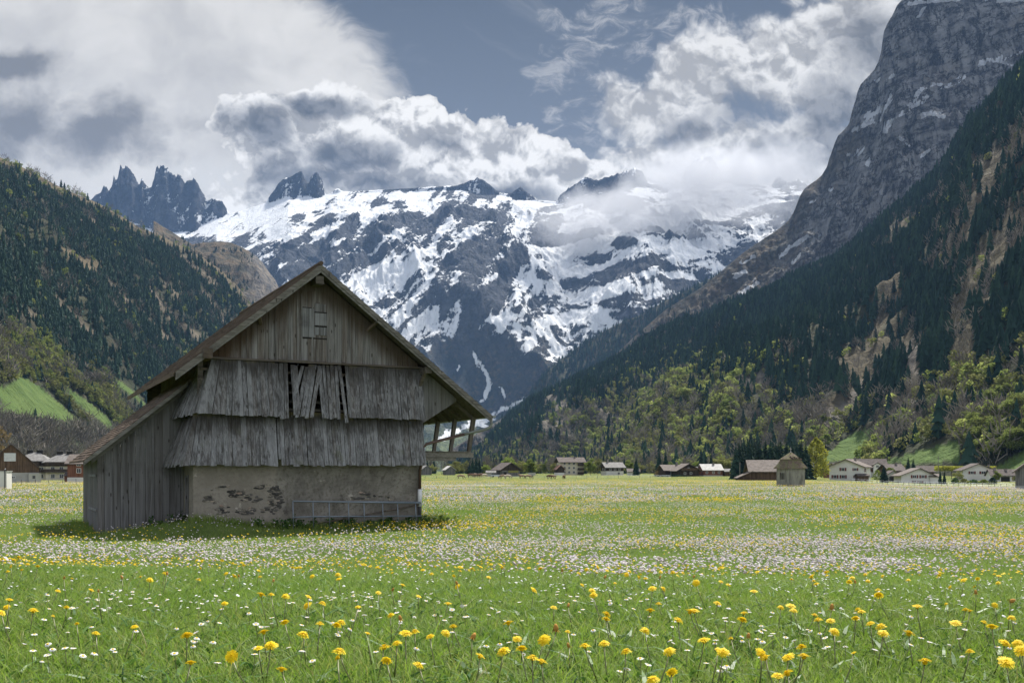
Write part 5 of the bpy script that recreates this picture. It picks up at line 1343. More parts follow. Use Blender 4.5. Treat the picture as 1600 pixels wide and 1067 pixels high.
    for face, u, z0, ww, hh in wins:
        m = MB(); k = .09
        for bx_ in ((u - ww / 2 - k / 2, z0 - k, k, hh + 2 * k), (u + ww / 2 + k / 2, z0 - k, k, hh + 2 * k), (u, z0 - k, ww, k - .005), (u, z0 + hh + .005, ww, k - .005), (u, z0, .06, hh)): facebox(m, face, bx_[0], bx_[1], bx_[2], bx_[3], .062, .12)
        wo = m.build('window', M_frame, h); m = MB(); facebox(m, face, u, z0, ww, hh, .0, .09); m.build('pane', M_pane, wo)
        if shut:
            for s in (-1, 1): m = MB(); facebox(m, face, u + s * (ww * .78 + k), z0 - .05, ww * .5, hh + .1, .06, .12); m.build('shutter', shut, wo)
    for face, z0, u0, u1, mt in balc:
        m = MB(); dd = 1.2
        if face == 'f': m.box((u0, -dd, z0 - .12), (u1, -.07, z0)); m.box((u0, -dd - .05, z0 + .1), (u1, -dd, z0 + 1.0)); m.box((u0, -dd, z0 + .1), (u0 + .06, -.07, z0 + 1)); m.box((u1 - .06, -dd, z0 + .1), (u1, -.07, z0 + 1))
        else: m.box((w / 2 + .07, u0, z0 - .12), (w / 2 + dd, u1, z0)); m.box((w / 2 + dd, u0, z0 + .1), (w / 2 + dd + .05, u1, z0 + 1.0))
        m.build('balcony', mt, h)
    for face, u, z0, ww, hh, mt in doors: m = MB(); facebox(m, face, u, z0, ww, hh, .0, .065); m.build('door', mt, h)
    return h
# ---- right: white houses
house('house', 'white house with shallow brown roof and dark red shutters beside the yellow green tree', 'house', 1322, 338, 11.0, 10, 4.6, 2.3, 'y', -32, M_render, M_tile, .9, None,
      [('f', -3.6, .8, 1.0, 1.0), ('f', -.9, .8, 1.0, 1.0), ('f', -1.0, 3.2, 1.0, 1.0), ('f', 3.2, .9, .7, .8), ('f', 3.0, 3.3, .8, .8), ('r', 2.5, 2.9, 1.0, 1.1), ('r', 7.4, .9, .9, 1.1)], M_shut, [(1.5, 6, .7)])
house('garden_porch', 'small brown porch roof on the side of the white house', 'porch', 1349, 334, 3.6, 2.2, 1.7, .5, 'x', 6, M_brown, M_tiledk, .3, None)
house('house', 'low white house with lopsided shallow gable between two small conifers', 'house', 1434, 328, 10.2, 9, 2.5, 2.2, 'y', -6, M_render, M_tile, .9, None, [('f', -1.0, 1.7, 1.0, .9), ('f', 1.6, 1.7, 1.0, .9), ('f', -1.2, .3, .5, .5), ('f', .8, .2, .8, .5)], M_shut, [(2.0, 5, .8)], apex=.6)
house('shed', 'white flat annex with brown pent roof right of the lopsided house', 'shed', 1461, 327, 3.0, 5, 2.1, .7, 'x', -6, M_render, M_tile, .4, None)
house('house', 'white house with brown gable and dark balcony above the clipped bushes', 'house', 1529, 398, 11.5, 9, 3.7, 2.4, 'y', -8, M_render, M_tiledk, 1.1, None, [('f', -2.4, 2.2, 1.2, 1.0), ('f', 1.8, 2.2, 1.4, 1.0)], M_shut, [(4.6, 3, 1.6)], (), lift=.4)
house('house', 'white low house with long brown roof near the right fence', 'house', 1570, 385, 9.5, 6, 2.4, 2.0, 'x', -6, M_render, M_tiledk, .6, None, [('f', -3.4, .8, .8, 1.0), ('f', 3.6, .8, .8, 1.0)], M_shut, [(-2.8, 2.4, 1.2), (1.2, 2.4, .8)], doors=[('f', .2, -.1, 3.2, 1.9, M_darkw)])
house('chalet', 'brown chalet gable half hidden behind the white house with red shutters', 'chalet', 1300, 395, 6.5, 8, 3.6, 1.9, 'y', -28, M_redbr, M_tiledk, .8, None, [('f', -.8, 1.6, .8, .8)], None)
house('farmhouse', 'large brown roofed farmhouse with dormer behind the white house', 'house', 1357, 430, 14.5, 9, 4.2, 3.4, 'x', -8, M_render, M_tiledk, .9, None, [('f', 3.5, 2.4, .9, .9), ('f', .5, 2.4, .9, .9)], M_shut, [(-4.6, 4.4, .9)], (), upper=(2.2, M_brown))
house('dormer', 'white dormer gable on the large brown farmhouse roof', 'dormer', 1371, 427.4, 2.8, 3.2, 5.3, .9, 'y', -8, M_render, M_tiledk, .4, None, [('f', 0, 4.3, 1.0, .8)], None)
house('farmhouse', 'white and brown farmhouse with solar patch behind the dark small conifer', 'house', 1402, 392, 6.8, 8, 3.6, 2.2, 'x', 10, M_render, M_tiledk, .7, None, [('f', 2.0, 1.6, .9, .9)], None, [(1.6, 3.6, .9)], upper=(2.0, M_brown))
house('garage', 'grey gabled garage with dark opening left of the tall conifer', 'garage', 1396, 352, 4.6, 5, 2.2, 1.5, 'y', -4, M_grey, M_tiledk, .5, None, (), None, doors=[('f', 0, -.1, 2.8, 1.9, M_darkw)])
house('barn', 'brown timber barn behind the lopsided white house', 'barn', 1446, 430, 6.6, 7, 3.0, 2.1, 'x', -14, M_brown, M_tiledk, .7, None, (), None, doors=[('f', -1.2, -.1, 1.8, 2.2, M_darkw)])
house('hay_hut', 'dark wooden hay hut with brown roof cut by the right picture edge', 'hut', 1606, 148, 3.0, 3.2, 2.6, 1.2, 'y', -24, M_gyb, M_tile, .45, (.5, M_grey), (), None)
# ---- barn behind the chapel
bh = house('field_barn', 'brown barn with big sloping roof behind the small chapel', 'barn', 1204, 286, 11, 10, 2.6, 2.9, 'x', -6, M_brown, M_tile, .7, None, (), None)
m = MB(); m.prism([(-9.4, .5), (-5.0, 2.5), (-5.0, 2.68), (-9.4, .68)], -2.0, 7, 1); m.build('pent_roof', M_tile, bh); m = MB(); m.prism([(-9.0, -.8), (-5.52, -.8), (-5.52, 2.2), (-9.0, .62)], -1.2, 6.6, 1); m.build('pent_wall', M_brown, bh)
# ---- chapel
cx_ = xpx(1245, 140); ch = empty('field_chapel', (cx_, 140, float(gz(cx_, 140))), R(21)); ch.scale = (.84, .84, 1); tag(ch, 'small square pale chapel with mossy broken pyramid roof and cross', 'chapel')
M_chap = material('chapel render', lambda g: dict(color=g.mix(g.step(g.noise(g.scale(g.coord(), (2, 2, .5)), 1, 5, .65), .42, .66), (.235, .232, .195), (.115, .112, .095)), rough=.95))
M_chroof = material('mossy shingles', lambda g: dict(color=g.mix(g.step(g.noise(g.coord(), 1.6, 6, .7), .42, .6), g.mix(g.step(g.noise(g.scale(g.coord(), (4, 4, 14)), 1, 2), .4, .6), (.085, .062, .048), (.15, .115, .09)), (.125, .125, .06)), rough=.95, normal=g.bump(g.noise(g.coord(), 9, 4), .8, .06)))
hs = 1.62
m = MB(); m.box((-hs, 0, -.6), (-.55 - .35, 2 * hs, 2.45)); m = MB()
t_ = .25
m.box((-hs, 0, -.6), (hs, t_, 2.42)); m.box((-hs, 2 * hs - t_, -.6), (hs, 2 * hs, 2.42)); m.box((hs - t_, t_, -.6), (hs, 2 * hs - t_, 2.42))
m.box((-hs, t_, -.6), (-hs + t_, 2 * hs - t_, .95)); m.box((-hs, t_, 1.85), (-hs + t_, 2 * hs - t_, 2.42)); m.box((-hs, t_, .95), (-hs + t_, 1.1, 1.85)); m.box((-hs, 2.3, .95), (-hs + t_, 2 * hs - t_, 1.85))
m.build('wall', M_chap, ch)
m = MB(); m.box((-hs + .02, 1.1, .95), (-hs + .10, 1.16, 1.85)); m.box((-hs + .02, 1.45, .95), (-hs + .10, 1.53, 1.85)); m.box((-hs + .02, 1.83, .95), (-hs + .10, 1.91, 1.85)); m.box((-hs + .02, 2.24, .95), (-hs + .10, 2.30, 1.85)); wdw = m.build('barred_window', M_chap, ch)
m = MB(); m.box((-hs + .3, 1.0, .9), (-hs + .32, 2.4, 1.9)); m.build('window_void', M_darkw, wdw)
def frustum(m, r0, z0, r1, z1, cy=hs):
    vs = [(-r0, cy - r0, z0), (r0, cy - r0, z0), (r0, cy + r0, z0), (-r0, cy + r0, z0), (-r1, cy - r1, z1), (r1, cy - r1, z1), (r1, cy + r1, z1), (-r1, cy + r1, z1)]
    m.hexa(vs)
m = MB(); frustum(m, 1.98, 2.43, 1.92, 2.55); frustum(m, 1.92, 2.551, 1.42, 3.2); frustum(m, 1.42, 3.201, 1.12, 3.78); cr = m.build('skirt_roof', M_chroof, ch)
m = MB(); frustum(m, 1.30, 3.72, .05, 4.72); cu = m.build('pyramid_roof', M_chroof, ch)
rs = random.Random(8); m = MB()
for k in range(26): a = rs.uniform(-1.1, .9); z0 = rs.uniform(3.76, 4.1); yy = hs - 1.30 + (z0 - 3.72) * 1.25 - .012; m.box((a, yy - .05, z0), (a + rs.uniform(.08, .3), yy + .08, z0 + .05))
m.build('broken_shingles', M_darkw, cu)
m = MB(); m.box((-.035, hs - .035, 4.65), (.035, hs + .035, 5.38)); m.box((-.2, hs - .03, 5.08), (-.036, hs + .03, 5.14)); m.box((.036, hs - .03, 5.08), (.2, hs + .03, 5.14)); m.tube([(0, hs, 4.6), (0, hs, 4.72), (0, hs, 4.8)], [.1, .12, .05], 8); m.build('cross', flat('iron cross', (.3, .3, .3), .6), ch)
# ---- middle: chalets and barns before the wood
house('chalet', 'brown wide chalet with low roof left of the dark gabled chalet', 'chalet', 1056, 428, 9.6, 8, 2.6, 2.0, 'x', 12, M_dkbr, M_tile, .9, None, [('f', -2, .9, .8, .8), ('f', 1, .9, .8, .8)], None, [(2.0, 4, 1.3)])
house('chalet', 'dark brown gabled chalet behind the clipped hedge', 'chalet', 1076, 420, 9.0, 8, 2.6, 2.5, 'y', 10, M_dkbr, M_tile, 1.1, None, [('f', -1.6, .9, .8, .8), ('f', 1.0, .9, .8, .8), ('f', 0, 2.9, .7, .6)], None, (), [('f', 2.4, -3.4, 3.4, M_brown)])
house('cabin', 'tiny cabin with dull roof between the dark and the pale roofed chalets', 'cabin', 1092, 430, 3.6, 5, 2.2, 1.5, 'x', 6, M_brown, M_tilegr, .6, None, [('f', 0, .8, .8, .7)], None)
house('chalet', 'brown chalet with pale metal roof and gable facing left', 'chalet', 1114, 424, 8.2, 7, 2.7, 2.2, 'x', 8, M_redbr, M_metal, .6, (.5, M_grey), [('f', -2.6, 1.2, .8, .8), ('f', .2, 1.2, .8, .8), ('f', 2.6, 1.2, .8, .8)], None, [(1.2, 3, .8)])
house('shed', 'small brown shed with grey roof beside the bare utility pole', 'shed', 1139, 424, 3.4, 4, 1.9, 1.0, 'x', 4, M_brown, M_tilegr, .4, None)
house('guest_house', 'tall cream chalet with brown roof and timber balconies by the round green tree', 'chalet', 894, 480, 11.0, 10, 6.3, 1.9, 'x', 8, M_cream, M_tiledk, 1.2, None,
      [('f', u, z, .9, 1.0) for z in (.9, 2.9, 4.9) for u in (-3.6, -1.4, .8)], None, [(2, 4, .8)], [('f', 2.4, 2.6, 5.5, M_dkbr), ('f', 4.5, 2.6, 5.5, M_dkbr), ('f', .5, 2.6, 5.5, M_dkbr)], upper=(6.0, M_dkbr))
house('annex', 'low annex with reddish roof left of the tall cream chalet', 'annex', 876, 476, 3.4, 6, 3.0, 1.6, 'y', 10, M_dkbr, M_tilered, .6, (1.2, M_render))
house('chalet', 'brown chalet with grey roof and white ground floor left of the pointed conifer', 'chalet', 961, 478, 8.4, 8, 3.8, 2.0, 'x', 14, M_render, M_tilegr, 1.0, None, [('f', -2.2, 2.3, .9, .8), ('f', 0, 2.3, .9, .8), ('f', 2.2, 2.3, .9, .8), ('f', 1.8, .4, .9, .9), ('l', 2, 2.4, .9, .8), ('l', 5, 2.4, .9, .8)], None, [(-2.2, 4, 1.6)], (), upper=(1.9, M_dkbr))
house('shed', 'low white shed with brown roof beneath the pointed conifer', 'shed', 990, 470, 5.2, 4, 1.7, 1.2, 'x', 0, M_render, M_tile, .5, None)
house('barn', 'weathered brown barn with mossy gable behind the grazing cows', 'barn', 798, 425, 8.4, 9, 2.9, 2.6, 'y', 24, M_gyb, M_tiledk, .9, None, (), None, (), (), upper=(2.4, M_dkbr), doors=[('f', 1.2, 1.5, 4.6, .9, flat('moss boards', (.20, .19, .05), .9)), ('f', -2.6, -.1, 1.4, 1.9, M_darkw)])
house('shed', 'pale grey lean shed at the left side of the brown barn', 'shed', 767, 424, 3.8, 3, 1.5, .7, 'x', 0, M_grey, M_tilegr, .3, None)
house('barn', 'small grey barn half hidden by the old barn corner', 'barn', 667, 480, 4.6, 6, 2.6, 1.7, 'y', 18, M_gyb, M_tilegr, .5, None, (), None)
house('barn', 'small grey barn with pale roof alone before the bare wood', 'barn', 704, 480, 4.4, 6, 2.5, 1.6, 'y', 18, M_gyb, M_metal, .5, None, (), None)
# ---- left
lb = house('stable', 'brown timber gabled stable on a pale concrete base with a white panel', 'stable', 17, 232, 11.4, 12, 3.4, 5.2, 'y', 27, M_grey, M_tiledk, .5, None, [('f', .5, 1.0, .6, .45)], None, (), (), upper=(2.3, M_brown))
m = MB(); m.box((-1.4, -.12, 4.85), (1.0, -.075, 6.7)); m.build('white_panel', flat('white panel', (.48, .50, .52), .6), lb); m = MB(); m.box((3.6, -1.0, -.8), (6.2, -.08, 2.1)); m.build('side_wall', M_grey, lb); m = MB(); m.box((4.4, -1.03, .9), (5.0, -.99, 1.6)); m.build('window', M_pane, lb)
cb = empty('transformer_cabinet', (xpx(1, 116), 116, float(gz(xpx(1, 116), 116)))); tag(cb, 'white field cabinet with dark pipe at the left picture edge', 'cabinet')
m = MB(); m.box((-1.0, 0, -.3), (.68, 1.2, 2.0)); m.build('cabinet_body', M_render, cb); m = MB(); m.box((-1.08, -.06, 2.003), (.76, 1.26, 2.08)); m.build('lid', M_grey, cb); m = MB(); m.tube([(.5, -.06, -.3), (.5, -.06, 1.9)], .06, 8); m.tube([(.5, -.06, 1.9), (.5, -.06, 2.2), (.45, .2, 2.3)], .07, 8); m.build('pipe', M_pipedk, cb)
for px, w, hw, rz, lab in ((51, 8.4, 6.4, 14, 'dark timber and cream apartment block with grey hipped roof nearest the brown stable'), (96, 9.6, 5.9, 8, 'cream and timber apartment block with grey hipped roof above the red brown house')):
    ab = house('apartment_block', lab, 'building', px, 330, w, 9, hw, 2.4, 'x', rz, M_cream, M_tilegr, 1.0, None, [('f', u, z, 1.1, 1.2) for z in (.6, 3.0) for u in (-2.6, 0, 2.6)], None, [], [('f', 2.5, -w / 2, w / 2, M_dkbr), ('f', 4.8, -w / 2, w / 2 - 2, M_dkbr)], hip=3.0)
    m = MB(); m.box((-w / 2 - .03, -.05, 4.4), (w / 2 + .03, -.002, hw)); m.build('timber_front', M_dkbr, ab)
    for cx in (-1.6, 1.4):
        m = MB(); m.box((cx - .9, 4.0, hw + 1.5), (cx + .9, 5.2, hw + 3.3)); c_ = m.build('chimney', M_darkw, ab)
        m = MB(); 
        for q in (-.6, 0, .6): m.tube([(cx + q, 4.6, hw + 3.302), (cx + q, 4.6, hw + 3.7)], .18, 6)
        m.build('chimney_pots', M_tilegr, c_)
house('house', 'red brown boarded house with white base partly behind the old barn', 'house', 124, 250, 5.6, 7, 4.6, 2.0, 'x', 6, M_redbr, M_tile, .6, (1.15, M_render), [('f', -.1, 2.3, .9, 1.0), ('f', -.1, 4.0, .9, .55)], None)
house('shed', 'tiny red brown shed against the red brown house', 'shed', 104.5, 250, 1.2, 3, 1.5, .7, 'x', 6, M_redbr, M_tiledk, .2, None)
# ---- fences
def fence(label, line, sp, hgt, d_of, wires=2, thick=.05):
    x0, y0 = line[0]; f = empty('wire_fence', (x0, y0, float(gz(x0, y0)))); tag(f, label, 'fence'); P0 = Vector((x0, y0, float(gz(x0, y0))))
    q = random.Random(len(label)); pts = []
    for (ax, ay), (bx, by) in zip(line[:-1], line[1:]):
        L = math.hypot(bx - ax, by - ay); n = max(1, int(L / sp))
        for k in range(n): t_ = k / n; pts.append((ax + (bx - ax) * t_, ay + (by - ay) * t_))
    tops = []
    for (x, y) in pts[:98]:
        z = float(gz(x, y)); h = hgt * q.uniform(.85, 1.15); lx = q.uniform(-.06, .06)
        m = MB(); m.tube([Vector((x, y, z - .2)) - P0, Vector((x + lx, y, z + h)) - P0], thick, 5); m.build('post', M_fencep, f); tops.append((x, y, z))
    for k in range(wires):
        m = MB()
        m.tube([Vector((x, y, z + hgt * (.45 + .45 * k))) - P0 for x, y, z in tops], .012, 3); m.build('wire', M_galv, f)
M_fencep = flat('fence posts', (.11, .095, .08), .9)
fence('post and wire fence running behind the grazing cows', [(xpx(665, 345), 345), (xpx(1065, 352), 352)], 3.6, 1.1, None)
fence('dense post fence across the meadow before the white houses', [(xpx(1330, 262), 262), (xpx(1480, 252), 252), (xpx(1592, 246), 246)], 1.25, 1.0, None, 2, .05)
fence('low wire fence before the brown stable at left', [(xpx(-10, 196), 196), (xpx(140, 200), 200)], 2.4, .95, None)
for px, d, h, lab in ((1143, 380, 6.2, 'thin bare utility pole beside the small brown shed'), (1156, 300, 5.0, 'thin utility pole at the left edge of the spruce clump'), (1466, 345, 9.0, 'tall thin lamp pole left of the clipped hedge')):
    x = xpx(px, d); p_ = empty('utility_pole', (x, d, float(gz(x, d)))); tag(p_, lab, 'pole'); m = MB(); m.tube([(0, 0, -.3), (0, 0, h)], [.13, .09], 7); m.build('mast', flat('pole wood', (.17, .16, .15)), p_); m = MB(); m.box((-.35, -.05, h - .5), (.35, .05, h - .4)); m.build('cross_arm', M_fencep, p_)
# ---- hedges and bushes
def bush(name, label, px, d, rx, ry, h, mat, n, size, group=None, cat='bush'):
    x = xpx(px, d); V, F_, A = leaf_cloud(n, rx, ry, h, size, seed=int(px))
    o = link(name, mesh_from(name, V, F_, False, dict(rnd=A)), mat); o.location = (x, d, float(gz(x, d)) - .1); return tag(o, label, cat, group)
for k, (px, r_, h, lab) in enumerate(((1492, 1.4, 1.9, 'dark rounded bush at the left end of the bush row'), (1506, 1.8, 1.7, 'low dark bush second from the left in the bush row'), (1521, 1.9, 1.5, 'wide low bush in the middle of the bush row'), (1537, 1.8, 1.6, 'green bush right of the middle of the bush row'), (1551, 1.4, 2.3, 'tall dark bush at the right end of the bush row'))):
    bush('garden_bush', lab, px, 330, r_, 1.3, h, (M_nettle, M_pale, M_nettle, M_green, M_spruce)[k], 420, .34, 'bushes before the white houses')
bush('brown_bush', 'large round brown bare bush left of the brown chalets', 1031, 440, 2.6, 2.4, 3.6, M_tan, 500, .4)
bush('hedge', 'long low clipped dark hedge before the dark gabled chalet', 1050, 405, 8.5, 1.0, .9, M_spruce, 700, .4, None, 'hedge')
bush('round_bush', 'round green bush beside the small dark conifer', 1371, 372, 1.9, 1.8, 3.6, M_green, 400, .4)
for k in range(9):
    px = 1466 + k * 10.5; x = xpx(px, 420)
    e = empty('pollarded_plane_tree', (x, 420, float(gz(x, 420)))); tag(e, 'pollarded plane tree with boxy yellow green crown in the clipped row', 'tree', 'row of pollarded trees behind the white houses')
    q = np.random.default_rng(500 + k); P_ = (q.random((420, 3)) - .5) * np.array([2.9, 2.4, 1.9]) + np.array([0, 0, 4.4]); V, F_, A = leaves_at(P_, .42, q, .3)
    link('crown', mesh_from('crown', V, F_, False, dict(rnd=A)), M_yel, e); m = MB(); m.tube([(0, 0, -.3), (0, 0, 4.2)], [.16, .13], 6); m.build('trunk', M_bark, e)
# ---- trees one can tell apart on the valley floor
vtree('lime_tree', 1275, 330, 13.6, 'tall yellow green tree between the spruce clump and the white house', None, .92)
vtree('spruce_tree', 1381, 318, 5.8, 'small dark conifer standing alone in the meadow edge', None, 1.2)
vtree('spruce_tree', 1419, 372, 9.2, 'tall dark conifer left of the low white house', None, 1.0); vtree('spruce_tree', 1427, 376, 8.6, 'slightly shorter dark conifer joined to the tall conifer', None, 1.0)
vtree('spruce_tree', 1469, 322, 5.0, 'thin young conifer right of the white annex', None, .75); vtree('spruce_tree', 1475.5, 318, 4.4, 'shorter thin young conifer beside the white annex conifer', None, .75)
for px, d, h in ((1150, 308, 10.0), (1159, 312, 11.0), (1175, 313, 11.6), (1216, 316, 11.0), (1249, 318, 11.4), (1155, 310, 10.6), (1163, 318, 11.4), (1171, 309, 11.8), (1179, 316, 12.0), (1187, 310, 11.2), (1196, 322, 11.6), (1204, 318, 11.8), (1212, 325, 11.4), (1220, 318, 11.6), (1229, 326, 12.0), (1237, 320, 12.2), (1245, 325, 12.0), (1252, 318, 11.8), (1259, 326, 11.2), (1168, 330, 12.2), (1183, 332, 12.4), (1208, 335, 12.4), (1241, 338, 12.6)):
    vtree('spruce_tree', px, d, h * 1.1, 'dark spruce in the dense clump behind the chapel', 'dark spruce clump behind the chapel', 1.05)
for px, d, h, lab in ((1096, 440, 10.6, 'pair of dark spruces right of the bright green tree, left one'), (1111, 445, 10.8, 'slender dark spruce right of its twin above the pale roof'), (1103, 450, 9.6, 'dark spruce squeezed between the slender twin spruces'), (994, 462, 8.8, 'pointed dark conifer above the low white shed'), (1030, 470, 12.0, 'dark spruce behind the brown bare bush'), (1040, 478, 12.6, 'taller dark spruce behind the brown bare bush')):
    vtree('spruce_tree', px, d, h, lab, None, .85)
vtree('broadleaf_tree', 1086, 446, 7.2, 'bright green tree left of the twin spruces', None, 1.2)
for px, h in ((1120, 8.6), (1132, 9.2), (1144, 9.0)): vtree('pale_tree', px, 452, h, 'pale budding bushy tree behind the pale roofed chalet', 'pale trees behind the chalets', 1.3)
vtree('broadleaf_tree', 828, 440, 7.6, 'rounded bright green tree right of the mossy barn', None, 1.15); vtree('broadleaf_tree', 923, 478, 8.2, 'oval bright green tree right of the tall cream chalet', None, .95)
vtree('broadleaf_tree', 796, 500, 9.6, 'light green tree rising behind the mossy barn', None, 1.1); vtree('pale_tree', 813, 505, 7.6, 'paler tree between the two green trees by the mossy barn', None, 1.2)
vtree('pale_tree', 940, 520, 9.0, 'pale green tree behind the grey roofed chalet', None, 1.2); vtree('broadleaf_tree', 982, 490, 7.4, 'light green tree left of the pointed conifer', None, 1.1); vtree('pale_tree', 952, 515, 7.0, 'small pale tree right behind the grey roofed chalet', None, 1.2)
vtree('budding_tree', -12, 262, 15.5, 'yellowish budding tree at the left picture edge behind the stable', None, .75)
vtree('spruce_tree', 60, 345, 9.0, 'dark conifer between the two apartment blocks', None, .9); vtree('broadleaf_tree', 75, 350, 7.2, 'fresh green tree between the apartment blocks', None, .9); vtree('spruce_tree', 138, 340, 8.6, 'dark conifer tip above the old lean-to roof', None, .8)
vtree('spruce_tree', 744, 520, 11, 'tall narrow dark conifer seen right of the hay gallery', None, .7); vtree('spruce_tree', 749, 524, 9.4, 'shorter narrow conifer close to the tall one by the gallery', None, .8)
# wooded strip in front of the far slopes
q_ = random.Random(17)
for k in range(150):
    px = q_.uniform(655, 1050); d = q_.uniform(540, 700); u = q_.random()
    if u < .30: vtree('spruce_tree', px, d, q_.uniform(7, 12.5), 'dark spruce in the strip of wood across the valley', 'spruces in the valley wood', .8)
    elif u < .62: vtree('bare_tree', px, d, q_.uniform(6, 10), 'leafless grey brown tree in the strip of wood across the valley', 'bare trees in the valley wood', 1.0)
    elif u < .82: vtree('pale_tree', px, d, q_.uniform(5, 8.5), 'pale budding tree in the strip of wood across the valley', 'pale trees in the valley wood', 1.1)
    else: vtree('broadleaf_tree', px, d, q_.uniform(4.5, 7.5), 'fresh green tree in the strip of wood across the valley', 'green trees in the valley wood', 1.0)
# ---- cows
def cow_mesh(head_low=True, seed=0):
    sk = [((-.95, 0, 1.18), .30), ((-.45, 0, 1.16), .36), ((.15, 0, 1.12), .40), ((.65, 0, 1.20), .33), ((1.0, 0, 1.12 if head_low else 1.35), .20), ((1.32, 0, .62 if head_low else 1.55), .15), ((1.50, 0, .28 if head_low else 1.50), .11), ((1.60, 0, .10 if head_low else 1.36), .075),
          ((-.85, .2, .75), .15), ((-.95, .2, .42), .075), ((-.88, .2, 0), .06), ((-.80, -.2, .75), .15), ((-.75, -.2, .42), .075), ((-.68, -.2, 0), .06), ((.62, .2, .72), .12), ((.62, .2, .38), .07), ((.64, .2, 0), .06), ((.72, -.2, .72), .12), ((.80, -.2, .38), .07), ((.86, -.2, 0), .06),
          ((-1.18, 0, 1.1), .05), ((-1.26, 0, .5), .035), ((1.36, .2, .66 if head_low else 1.6), .04), ((1.36, -.2, .66 if head_low else 1.6), .04)]
    ed = [(0, 1), (1, 2), (2, 3), (3, 4), (4, 5), (5, 6), (6, 7), (0, 8), (8, 9), (9, 10), (0, 11), (11, 12), (12, 13), (3, 14), (14, 15), (15, 16), (3, 17), (17, 18), (18, 19), (0, 20), (20, 21), (5, 22), (5, 23)]
    me = bpy.data.meshes.new('cow'); me.from_pydata([p for p, _ in sk], ed, []); o = bpy.data.objects.new('cow', me); COL.objects.link(o)
    mod = o.modifiers.new('s', 'SKIN'); sv = me.skin_vertices[0].data
    for i, (p, r_) in enumerate(sk): sv[i].radius = (r_ * (.8 if i < 4 else 1), r_); sv[i].use_root = (i == 0)
    o.modifiers.new('u', 'SUBSURF').render_levels = 1; o.modifiers['u'].levels = 1
    dg = bpy.context.evaluated_depsgraph_get(); out = bpy.data.meshes.new_from_object(o.evaluated_get(dg)); bpy.data.objects.remove(o)
    out.polygons.foreach_set('use_smooth', np.ones(len(out.polygons), bool)); return out
M_cow = [flat('fawn hide', (.27, .20, .145), .8, .1, 0, .3, 2), flat('brown hide', (.125, .075, .048), .8, .1, 0, .3, 2), flat('pale hide', (.42, .36, .29), .8, .1, 0, .25, 2)]
cms = []
for i in range(3):
    for hl in (True, False): me = cow_mesh(hl); me.materials.clear(); me.materials.append(M_cow[i]); cms.append(me)
for px, d, k, rz, lab in ((720, 332, 0, 0, 'fawn cow grazing alone by the fence left of the brown barn'), (786, 334, 0, 170, 'left fawn cow of the touching pair under the brown barn'), (793, 330, 4, 10, 'right paler cow of the touching pair under the brown barn'), (816, 338, 1, 200, 'fawn cow with raised head right of the brown barn'), (825, 331, 0, 15, 'fawn cow grazing right of the raised headed cow'),
                          (859, 333, 2, -20, 'brown cow grazing left of the darkest cow'), (864, 335, 0, 160, 'fawn cow overlapping the brown grazing cow'), (881, 336, 2, 75, 'dark brown cow seen end on, rightmost of the herd')):
    x = xpx(px, d); o = link('cow', cms[k]); o.location = (x, d, float(gz(x, d)) - .02); o.rotation_euler = (0, 0, R(rz)); tag(o, lab, 'cow', 'cows grazing in the meadow')
for k, px in enumerate((735, 738.5, 742, 746, 749.5, 753, 757)):
    d = 395 + (k % 3) * 5; x = xpx(px, d); o = link('cow', cms[(2, 2, 0, 2, 3, 0, 4)[k]]); o.location = (x, d, float(gz(x, d)) - .02); o.rotation_euler = (0, 0, R((0, 170, 20, 185, 10, 160, 30)[k]))
    tag(o, 'tiny distant cow in the far herd left of the brown barn' if k < 6 else 'palest distant cow at the right end of the far herd', 'cow', 'cows in the far herd')
# ---- a car and a trailer by the barn
def car(px, d, rz, mat, label):
    x = xpx(px, d); e = empty('parked_car', (x, d, float(gz(x, d))), R(rz)); tag(e, label, 'car')
    m = MB(); m.prism([(-2.1, .3), (2.05, .3), (2.1, .75), (1.1, .9), (-2.0, .95)], -.82, .82, 1); m.build('body', mat, e)
    m = MB(); m.prism([(-1.9, .951), (1.0, .905), (.35, 1.42), (-1.5, 1.45)], -.72, .72, 1); m.build('cabin', M_pane, e)
    for sx in (-1.3, 1.3):
        for sy in (-.83, .83): m = MB(); m.tube([(sx, sy - .1, .32), (sx, sy + .1, .32)], .32, 12); m.build('wheel', M_darkw, e)
car(775, 402, 15, flat('pale blue car paint', (.42, .46, .50), .35, .5), 'pale parked car between the grey shed and the brown barn')
x = xpx(831, 405); e = empty('farm_trailer', (x, 405, float(gz(x, 405))), R(5)); tag(e, 'grey boxy farm trailer right of the brown barn', 'trailer')
m = MB(); m.box((-1.4, -.8, .55), (1.4, .8, 1.7)); m.build('box_body', M_grey, e); m = MB(); m.box((1.4, -.06, .6), (2.4, .06, .7)); m.build('drawbar', M_pipedk, e)
for sy in (-.9, .9): m = MB(); m.tube([(0, sy - .1, .35), (0, sy + .1, .35)], .35, 12); m.build('wheel', M_darkw, e)

